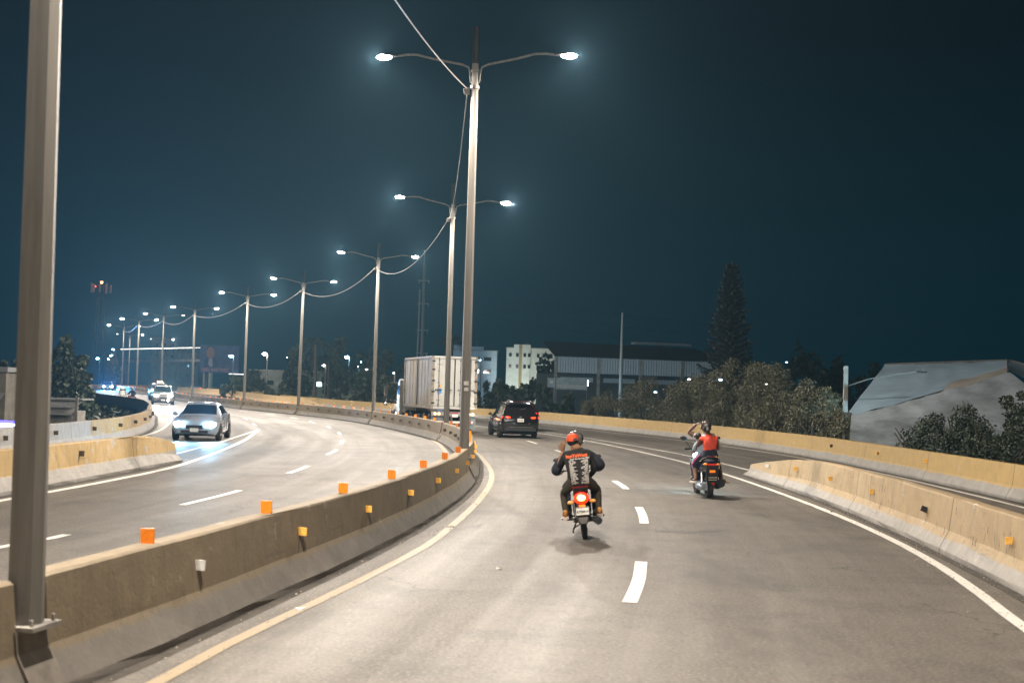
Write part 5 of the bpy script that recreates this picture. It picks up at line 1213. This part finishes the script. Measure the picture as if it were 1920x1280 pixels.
t, W, H = building('apartment_block', 'cream floodlit apartment block on the horizon between truck and warehouse', 950, 1043, 653, 300, cream, 14, (1.7, 4.5), (.08, .22, .37, .46, .64, .76, .90), .75, 1.0, proud=(.22, .37, .46))
b = MB(); b.box(-W*.22, .2, H/2+.5, .9, .5, H+.8); b.build('stair_tower', mat('ochre_render', (.36, .28, .15), .8, var=.1), t)
b = MB(); b.box(-W*.30, -.25, H/2+.5, 1.3, .5, H+.7); b.box(-W*.10, -.25, H/2+.5, 2.0, .5, H+.7); b.build('projecting_bay', cream, t)
b = MB(); 
for x in (-W*.05, W*.22, W*.33): b.tube([(x, 3, H), (x, 3, H+1.5)], .06, 5)
b.ell((-W*.08, 3, H+1.2), (.5, .3, .4), 8, 5); b.build('roof_aerials', M['steel'], t)
t2, W2, H2 = building('apartment_block', 'pale blue apartment block behind the twin centre lamp posts', 846, 932, 657, 300, pale, 14, (2.0, 5.0, 8.0), (.08, .20, (.42, 1.1), .60, (.80, 1.9)), .7, 1.0, lit=(11,))
b = MB(); b.box(-W2*.32, 2, H2+.6, W2*.25, 4, 1.3); b.box(W2*.05, 2, H2+.5, W2*.3, 4, 1.0); b.build('roof_tank_room', pale, t2)
b = MB(); b.tube([(W2*.05, 3, H2), (W2*.05, 3, H2+2.6)], .05, 5); b.build('aerial', M['steel'], t2)
unseen_flood((1.5, 285, -1), (4.5, 300, 6), 4600, (.95, 1, .90), 'unseen lamp put in to light the cream flats', 80)
unseen_flood((-10, 280, -1), (-9.5, 300, 6), 2300, (.45, .78, 1), 'unseen lamp put in to light the pale blue flats', 80)
building('far_building', 'grey flats standing behind the far left lamp posts', 285, 333, 633, 330, grey, 12, (2, 5), (.2, .5, .8), .9, 1.1)
building('far_building', 'long grey building behind the billboard and lamp posts', 333, 372, 662, 320, grey, 12, (3, 6), (.2, .5, .8), .9, 1.1)
building('far_building', 'low pale wall building behind the palms', 470, 690, 697, 195, mat('pale_wall', (.22, .23, .20), .85, var=.25, scale=.5), 8, (1.9,), (.06, .17, .47, .58, .76, .9), 1.2, .8, lit=(0, 2, 3))
# warehouse
def warehouse():
    D = 150; a = at(1042, 668, D); c = at(1365, 671, D+6); W = c.x-a.x; gz = -5; t = empty('warehouse', (a.x, D, gz), 0, 'long dark roofed warehouse with pale corrugated band across the middle distance', 'warehouse')
    H = a.z-gz; rz = math.atan2(c.y-a.y, W); t.rotation_euler[2] = rz
    cor = mat('pale_corrugated_sheet', (.33, .40, .45), .5, .2, var=.08); 
    b = MB(); n = int(W/.34); 
    for k in range(n):
        x = W*k/n; b.add([(x, 0, H-1.95), (x+W/n*.5, -.07, H-1.95), (x+W/n, 0, H-1.95), (x, 0, H), (x+W/n*.5, -.07, H), (x+W/n, 0, H)], [(0, 1, 4, 3), (1, 2, 5, 4)])
    b.build('corrugated_band', cor, t)
    b = MB(); b.add([(-.3, -.5, H+.02), (W+.3, -.5, H+.02), (W+.3, 9, H+1.9), (.9, 9, H+2.1), (-.3, -.5, H+.12), (W+.3, -.5, H+.12), (W+.3, 9, H+2.0), (.9, 9, H+2.2)], [(0, 1, 2, 3), (4, 5, 6, 7), (0, 1, 5, 4), (1, 2, 6, 5), (2, 3, 7, 6), (3, 0, 4, 7)]); b.build('roof', mat('dark_roof_sheet', (.03, .032, .035), .7, var=.2), t)
    b = MB(); b.box(W*.78, 8.5, H+2.4, W*.36, 1.6, .25); b.build('ridge_vent', cor, t)
    for k in range(5):
        b = MB(); b.box(W*k/4, -.12, (H-.1)/2, .30, .3, H-.1); b.build('column', M['concrete'], t)
    b = MB(); b.box(W/2, 8, (H-2)/2, W, .3, H-2); b.build('back_wall', mat('dark_wall', (.08, .10, .11), .8), t)
    for k in range(4):
        b = MB(); b.box(W*(k+.5)/4, -.05, H-2.75, W/4-1.4, .1, .55); b.build('window_strip', cor, t)
    b = MB()
    for k in range(int(W/.4)): b.tube([(.2+k*.4, -.3, H-3.6), (.2+k*.4, -.3, H-1.97)], .012, 3, caps=False)
    o = b.build('window_bars', M['dark_steel'], t); o['kind'] = 'stuff'
    b = MB(); b.box(3.2*1.3, -.2, H-3.15, .07, .03, .7); b.build('tube_light', emit('white_tube', (.9, .95, 1), 5), t)
    return t, a, W, H
wt, wa, WW, WH = warehouse()
unseen_flood((wa.x+2, 134, -1.0), (wa.x+6, 150, 3), 420, (.45, .80, 1), 'unseen lamp put in to light the left end of the warehouse', 110)
unseen_flood((wa.x+13, 134, -1.0), (wa.x+14, 150, 3), 420, (.45, .80, 1), 'unseen lamp put in to light the right half of the warehouse', 110)
# banner
a = at(1027, 707, 132); c = at(1101, 709, 132); t = empty('banner', (a.x, 132, a.z), 0, 'long pale blue banner fixed on a fence below the warehouse', 'banner')
W = c.x-a.x; h = 22/FPX*132; b = MB(); b.box(W*.10, 0, -h*.45, W*.19, .04, h*.8); b.box(W*.61, 0, -h/2, W*.78, .04, h); b.build('sheet', mat('pale_blue_banner', (.30, .42, .50), .7, var=.15, scale=1), t)
rr = random.Random(8); b = MB()
for r in range(2):
    x = W*.26
    while x < W*.95: l = rr.uniform(.08, .3); b.box(x+l/2, -.025, -h*(.68+.15*r)+.03, l, .01, .10); x += l+.07
b.box(W*.10, -.025, -h*.4, .35, .01, .3); o = b.build('small_print', mat('white_print', (.6, .62, .62), .8, var=0), t); o['kind'] = 'stuff'
b = MB()
for x in (0, .21, .6, 1): b.tube([(W*x, .06, -h-2.5), (W*x, .06, .15)], .05, 6)
b.build('fence_posts', M['steel'], t)

# tarpaulin roof on the right
def tarp():
    A = at(1583, 782, 47); B_ = at(1660, 683, 57); C_ = at(1889, 675, 55); E_ = at(1965, 693, 52); F_ = at(1600, 800, 44.5); G_ = at(1780, 735, 48); 
    t = empty('tarpaulin_roof', A, 0, 'big pale blue tarpaulin roof sagging behind the shrubs at the far right', 'tent')
    m1 = mat('pale_tarpaulin', (.36, .50, .60), .6, var=.10, scale=.5, detail=6); m2 = mat('dirty_beige_tarpaulin', (.33, .31, .27), .75, var=.2, scale=.7, detail=6)
    def quad(P, nu, nv, sag, m, nm, wr=.05):
        P = [p-A for p in P]; b = MB()
        for i in range(nu+1):
            for j in range(nv+1):
                u = i/nu; v = j/nv; q = P[0].lerp(P[1], u).lerp(P[3].lerp(P[2], u), v); q = q+Vector((0, .0, -sag*4*u*(1-u)*(.4+.6*v)+wr*noise.noise(Vector((u*9, v*4, 1))))); b.v.append(tuple(q))
        for i in range(nu):
            for j in range(nv): k = i*(nv+1)+j; b.f.append((k, k+1, k+nv+2, k+nv+1)); b.m.append(0)
        return b.build(nm, m, t, True)
    quad([B_, C_, at(1889, 690, 52.5), A], 26, 12, .10, m1, 'upper_sheet')
    quad([at(1655, 748, 51), at(1889, 689, 51.6), at(1893, 700, 50), at(1625, 796, 47.2)], 26, 8, .05, m2, 'side_sheet')
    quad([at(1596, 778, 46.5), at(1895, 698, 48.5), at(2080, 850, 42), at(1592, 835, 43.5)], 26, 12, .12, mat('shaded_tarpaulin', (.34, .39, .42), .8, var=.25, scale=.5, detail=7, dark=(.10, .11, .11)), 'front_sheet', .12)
    quad([C_, at(2080, 712, 50), at(2080, 800, 44), at(1891, 692, 50)], 10, 6, .02, m1, 'end_sheet')
    b = MB(); b.tube([C_-A, at(1889, 700, 50)-A], .05, 6); b.tube([B_-A, C_-A, E_-A], .05, 6); b.tube([C_-A, at(1640, 790, 47)-A], .03, 5); b.build('ridge_poles', M['steel'], t, True)
    for p in (C_, B_, A, at(1960, 795, 44)):
        q = p-A; b = MB(); b.tube([q, (q.x, q.y, -4.6-A.z)], .07, 6); b.build('mast', M['steel'], t)
tarp()
unseen_flood((at(1780, 760, 45).x, 43.2, -.5), at(1790, 690, 56), 1500, (.40, .78, 1), 'unseen lamp put in on the bank to light the tarpaulin roof', 120)
# concrete utility post with an unlit lamp arm
p = at(1585, 752, 50); gz = -4.3; tp = at(1584, 686, 50); t = empty('utility_post', (p.x, p.y, gz), 0, 'square concrete utility post with a long lamp arm right of the thicket', 'post')
b = MB(); b.box(0, 0, (tp.z-gz)/2, .20, .20, tp.z-gz, tx=.75, ty=.75); b.build('post', M['concrete'], t)
q0 = at(1590, 723, 50)-t.location; q1 = at(1718, 697, 49)-t.location; q2 = at(1738, 697, 49)-t.location
b = MB(); b.tube([q0, q0.lerp(q1, .3)+Vector((0, 0, .10)), q0.lerp(q1, .7)+Vector((0, 0, .08)), q1], .025, 6); ar = b.build('arm', M['steel'], t)
b = MB(); b.box(*(q1.lerp(q2, .5)), .42, .14, .06); b.build('unlit_lamp', M['dark_steel'], t)
# thin mast and transmission pole
a = at(1167, 586, 138); t = empty('steel_mast', (a.x, a.y, -5), 0, 'thin pale mast rising in front of the warehouse', 'mast'); b = MB(); b.tube([(0, 0, 0), (0, 0, (a.z+5)*.6), (0, 0, a.z+5)], [.28, .18, .09], 8); b.build('shaft', mat('pale_mast_paint', (.40, .48, .52), .5, .2, var=.05), t)
a = at(797, 470, 230); t = empty('power_pylon', (a.x, a.y, -5), 0, 'tall slim power pylon fading into haze left of the twin posts', 'pylon'); H = a.z+5
m_ = mat('hazy_pylon_steel', (.32, .36, .38), .5, .3, var=.05); b = MB(); b.tube([(0, 0, 0), (0, 0, H)], [.42, .16], 8); b.build('shaft', m_, t)
b = MB(); b.tube([(-1.0, .6, 0), (-.75, .6, H*.78)], .16, 6); b.build('second_pole', m_, t)
for k, z in enumerate((.42, .55, .70, .83)): b = MB(); b.box(0, -.1, H*z, 2.2, .1, .18); b.tube([(-.9, 0, H*z-.5), (-.9, 0, H*z)], .07, 5); b.tube([(.9, 0, H*z-.5), (.9, 0, H*z)], .07, 5); b.build('cross_arm', m_, t)
# power lines: from pylon to the right horizon
base = at(797, 520, 230)
for k, (py, lab) in enumerate(((600, 'upper'), (622, 'middle'), (640, 'lower'))):
    s0 = at(800, 520+k*22, 230); s1 = at(1420, py+10, 200); pts = []
    for i in range(20): u = i/19; q = s0.lerp(s1, u)-s0; q.z -= 3.0*4*u*(1-u)*.6; pts.append(q)
    b = MB(); b.tube(pts, .035, 4, caps=False); o = b.build('power_line', mat('dark_wire', (.03, .035, .04), .7, var=0), loc=s0); tag(o, lab+' of the three faint power lines crossing the sky above the warehouse', 'power line', 'faint power lines')

# telecom tower
a = at(191, 528, 300); t = empty('telecom_tower', (a.x, a.y, -5), 0, 'lattice telecom tower with antenna panels and red light at the far left', 'tower'); H = a.z+5
b = MB()
for sx_, sy_ in ((-1, -1), (1, -1), (1, 1), (-1, 1)): b.tube([(sx_*1.5, sy_*1.5, 0), (sx_*.6, sy_*.6, H-.6)], .09, 5)
for k in range(16):
    z0 = H*k/16; z1 = H*(k+1)/16; w0 = 1.5-.9*k/16; w1 = 1.5-.9*(k+1)/16; sg = 1 if k % 2 else -1
    b.tube([(-w0*sg, -w0, z0), (w1*sg, -w1, z1)], .045, 4); b.tube([(-w1, -w1, z1), (w1, -w1, z1)], .045, 4)
b.build('lattice', M['steel'], t)
for k in range(9):
    ang = 2*math.pi*k/9; b = MB(); b.box(2.3*math.cos(ang), 2.3*math.sin(ang), H-1.6, .32, .16, 1.7+(k % 3)*.3); b.build('antenna_panel', M['white_refl'], t)
b = MB(); b.tube([(2.2*math.cos(2*math.pi*k/18), 2.2*math.sin(2*math.pi*k/18), H-1.4) for k in range(19)], .06, 5); b.build('antenna_ring', M['steel'], t)
b = MB(); b.ell((0, 0, H-.2), (.32, .32, .32), 8, 6); bl = b.build('beacon', emit('tower_red_light', (1, .16, .05), 14), t)
b = MB(); b.ell((-1.2, -.9, H-1.3), (.14, .14, .14), 8, 5); b.build('small_beacon', emit('tower_red_small', (1, .1, .04), 9), t)
l = bpy.data.lights.new('beacon_light', 'POINT'); l.energy = 45; l.color = (1, .1, .04); lo = bpy.data.objects.new('beacon_light', l); COL.objects.link(lo); lo.parent = t; lo.location = (0, -.5, H+.3)

# billboard
a = at(376, 646, 222); c = at(447, 700, 222); t = empty('billboard', (a.x, 222, c.z), 0, 'dim dark blue election billboard with a portrait on a pillar behind the lamp posts', 'billboard'); W = c.x-a.x; H = a.z-c.z
b = MB(); b.box(W/2, 0, H/2, W, .3, H); b.build('board', mat('navy_poster', (.05, .07, .15), .7, var=.15, scale=.6), t)
sk = mat('poster_skin', (.30, .15, .10), .8, var=.15); wt_ = mat('poster_white', (.34, .30, .32), .8, var=.05); suit = mat('poster_suit', (.03, .04, .09), .8, var=0); rt_ = mat('poster_red_letters', (.42, .20, .22), .8, var=.05)
b = MB(); b.prism([(W*.27+.72*math.cos(x)*1.0, H*.72+1.05*math.sin(x)) for x in [2*math.pi*k/18 for k in range(18)]], -.17, -.155, axis='y'); b.build('portrait_face', sk, t)
b = MB(); b.prism([(W*.27+.76*math.cos(x), H*.80+.95*math.sin(x)) for x in [math.pi*k/10 for k in range(11)]], -.154, -.151, axis='y'); b.build('portrait_hair', suit, t)
b = MB(); b.prism([(W*.10, H*.20), (W*.46, H*.20), (W*.44, H*.46), (W*.33, H*.54), (W*.21, H*.54), (W*.12, H*.46)], -.160, -.152, axis='y'); b.build('portrait_suit', suit, t)
b = MB(); b.prism([(W*.24, H*.52), (W*.32, H*.52), (W*.34, H*.24), (W*.28, H*.20), (W*.22, H*.30)], -.170, -.161, axis='y'); b.build('portrait_shirt', wt_, t)
o = link('lettering', text_mesh('ABEL MARTINEZ', .86, rt_, .02), t, (W*.40, -.18, H*.10), (R(90), 0, 0)); o.scale = (.78, 1, 1)
b = MB(); b.tube([(W*.28, .4, -c.z-5), (W*.28, .4, 0)], .38, 10); b.build('pillar', mat('pale_green_pillar', (.30, .34, .28), .7, var=.2), t)
b = MB(); b.box(W*1.03, -.6, -.12, W*.5, .12, .07); b.build('catwalk_lights', emit('catwalk_tube', (1, .96, .88), 2.5), t)
# lit footbridge canopy behind the lamp posts
a = at(236, 653.5, 262); c = at(392, 656, 232); t = empty('footbridge', ((a.x+c.x)/2, (a.y+c.y)/2, (a.z+c.z)/2), math.atan2(c.y-a.y, c.x-a.x), 'distant footbridge canopy edged with white tube lights across the lamp posts', 'footbridge'); L = (c-a).length
b = MB(); b.box(0, 0, .25, L, 2.2, .12); b.build('canopy', M['dark_steel'], t); b = MB(); b.box(0, 0, -2.3, L, 2.0, .5); b.build('deck', M['skirt'], t)
for k in range(10):
    b = MB(); b.box(-L/2+L*(k+.5)/10, -1.15, .12, L/10*.93, .07, .07); b.build('tube_light', emit('bridge_tube', (1, .95, .86), 3.5 if k < 9 else 1.2), t)
    b = MB(); b.box(-L/2+L*(k+.5)/10, 1.0, -1.0, .12, .12, 2.2); b.build('post', M['dark_steel'], t)
for x in (-L/2+1, L/2-1): b = MB(); b.box(x, 0, -6.5, .8, .8, 8); b.build('pier', M['skirt'], t)

# far lights on their own posts
def yardlight(px, py, D, col, e, lab, r=.22, post=True, pw=0):
    a = at(px, py, D); t = empty('yard_light', a, 0, lab, 'light', 'small lights beyond the road')
    b = MB(); b.ell((0, 0, 0), (r*1.3, r, r*.7), 10, 6); b.build('bulb', emit('yard_glow', col, e), t)
    b = MB(); b.tube([(.0, .1, r*.6), (r, .2, r*.9), (r*1.6, .25, 0)], .04, 5); b.build('hood', M['dark_steel'], t)
    if post: b = MB(); b.tube([(r*1.6, .25, .1), (r*1.6, .25, -a.z-5)], .09, 6); b.build('post', M['concrete'], t)
    if pw: spot('yard_beam', t, (0, -.1, -r), (0, -1.5, -6), pw, col, 150, .8, .1)
BC, WC = (.35, .75, 1), (1, .93, .82)
for a_ in ((183, 672, 280, BC, 30, 'blue-white light left of the far car, at the left of its cluster', .25), (209, 667, 275, BC, 30, 'middle light of the cluster above the far blue headlights', .25), (205, 672.5, 260, BC, 40, 'lowest bright light of the cluster above the far blue headlights', .3), (212, 655, 285, BC, 26, 'highest blue dot above the far blue headlights', .2),
           (433, 667.5, 215, BC, 40, 'bright cyan light right of the billboard', .26), (496, 663.5, 190, WC, 60, 'white street light between the sixth and fifth lamp posts', .26), (541, 669.5, 190, BC, 20, 'cyan light just left of the fifth lamp post', .22), (650, 669.5, 190, BC, 60, 'bright cyan light between the fifth and fourth lamp posts', .26),
           (607, 685, 180, WC, 20, 'tiny white light under the palm fronds', .16), (678, 678.5, 190, BC, 12, 'faint cyan dot left of the fourth lamp post', .14), (688, 692.5, 185, WC, 14, 'tiny white dot beside the fourth lamp post', .14), (670, 687, 185, BC, 9, 'faint cyan dot below the brighter cyan light', .16), (738, 699, 150, WC, 12, 'tiny white dot left of the truck mirrors', .08), (900, 675, 190, BC, 14, 'cyan dot right of the container top', .10),
           (1292, 711, 60, WC, 2.2, 'white lamp glimpsed through the thicket', .06), (1351, 712, 58, BC, 3, 'cyan lamp glimpsed through the thicket below the conifer', .075), (1229, 735, 66, BC, 3, 'cyan lamp low in the thicket', .07), (1475, 679, 90, BC, 3, 'tiny cyan dot over the right side of the thicket', .07), (1437, 720, 50, WC, 1, 'faint white dot in the right side of the thicket', .04)):
    yardlight(*a_, post=a_[2] > 120) if a_[2] > 95 else yardlight(*a_, post=False)

# ------------------------------------------------------------------ left roadside buildings
def shed():
    wm = mat('white_shed_wall', (.44, .41, .36), .8, var=.15, scale=1.5); rm = mat('pale_shed_roof', (.46, .46, .44), .5, .2, var=.1)
    D = 72; a = at(40, 745, D); c = at(158, 750, D); W = c.x-a.x; t = empty('roadside_shed', (a.x, D, -5), 0, 'low pale shed with ribbed roof below the left parapet', 'shed'); H = a.z+5
    x1 = W*.78
    b = MB(); b.box(x1/2+W*.08, .9, (H-.7)/2, x1, 1.8, H-.7); b.build('walls', wm, t)
    for k, zz in enumerate((0, -.42)):
        b = MB(); y0 = -.9-k*.25; n = 18
        for j in range(n): 
            x = W*.05+(W*.92-k*.2)*j/n; dx = (W*.92)/n; b.add([(x, y0, H-.55+zz+.1), (x+dx*.93, y0, H-.55+zz+.1), (x+dx*.93, y0+1.3, H-.05+zz), (x, y0+1.3, H-.05+zz), (x, y0, H-.60+zz+.1), (x+dx*.93, y0, H-.60+zz+.1)], [(0, 1, 2, 3), (0, 1, 5, 4)])
        b.build('ribbed_roof', rm, t)
    b = MB(); b.box(W*.5, .9, H-.02, W*.96, 2.0, .10); b.build('flat_roof', rm, t)
    for k in range(3): b = MB(); b.box(W*(.50+.13*k), -.02, H-2.1, W*.12, .06, 2.2); b.build('door_panel', wm, t)
    b = MB(); b.box(W*.97, -.9, (H+.1)/2, .14, .14, H+.1); b.build('corner_post', M['concrete'], t)
shed()
def left_house():
    wm = mat('beige_block_wall', (.30, .27, .22), .85, var=.15, scale=1.2); D = 66; a = at(-150, 690, D); c = at(12, 696, D); W = c.x-a.x; t = empty('roadside_house', (a.x, D, -5), 0, 'beige two storey building cut by the left picture edge', 'house'); H = a.z+5
    b = MB(); b.box(W/2, 1.5, H/2, W, 3, H); b.build('walls', wm, t)
    b = MB(); b.box(W/2, 1.5, H+.06, W+.3, 3.4, .26); b.build('parapet_cap', mat('pale_cap', (.42, .42, .42), .7, var=.1), t)
    b = MB(); n = 26
    for j in range(n): x = W*j/n; b.add([(x, -1.1, H-1.85), (x+W/n*.92, -1.1, H-1.85), (x+W/n*.92, 0, H-1.20), (x, 0, H-1.20)], [(0, 1, 2, 3)])
    b.build('awning', mat('pale_awning', (.46, .47, .47), .5, .2, var=.1), t)
    b = MB(); b.box(W/2, -.7, H-2.05, W, .08, .18); b.build('awning_beam', M['concrete'], t)
    return t
left_house()
a = at(-20, 795, 52); c = at(34, 797, 52); t = empty('neon_sign', (a.x, 52, a.z), 0, 'glowing violet and blue neon tube sign at the left picture edge', 'neon sign'); W = c.x-a.x
b = MB(); b.box(W/2, .1, -.10, W, .12, .52); b.build('backing', M['black'], t)
b = MB(); b.tube([(0, 0, -.02), (W, 0, -.02)], .045, 8); b.build('white_tube', emit('neon_white', (.55, .65, 1), 6), t)
b = MB(); b.tube([(0, 0, .13), (W*.96, 0, .10)], .07, 8); b.build('blue_tube', emit('neon_blue', (.06, .04, 1), 1.2), t)
b = MB(); b.tube([(0, 0, -.24), (W*.92, 0, -.15)], .10, 8); b.build('violet_tube', emit('neon_violet', (.20, .03, 1), 1.2), t)
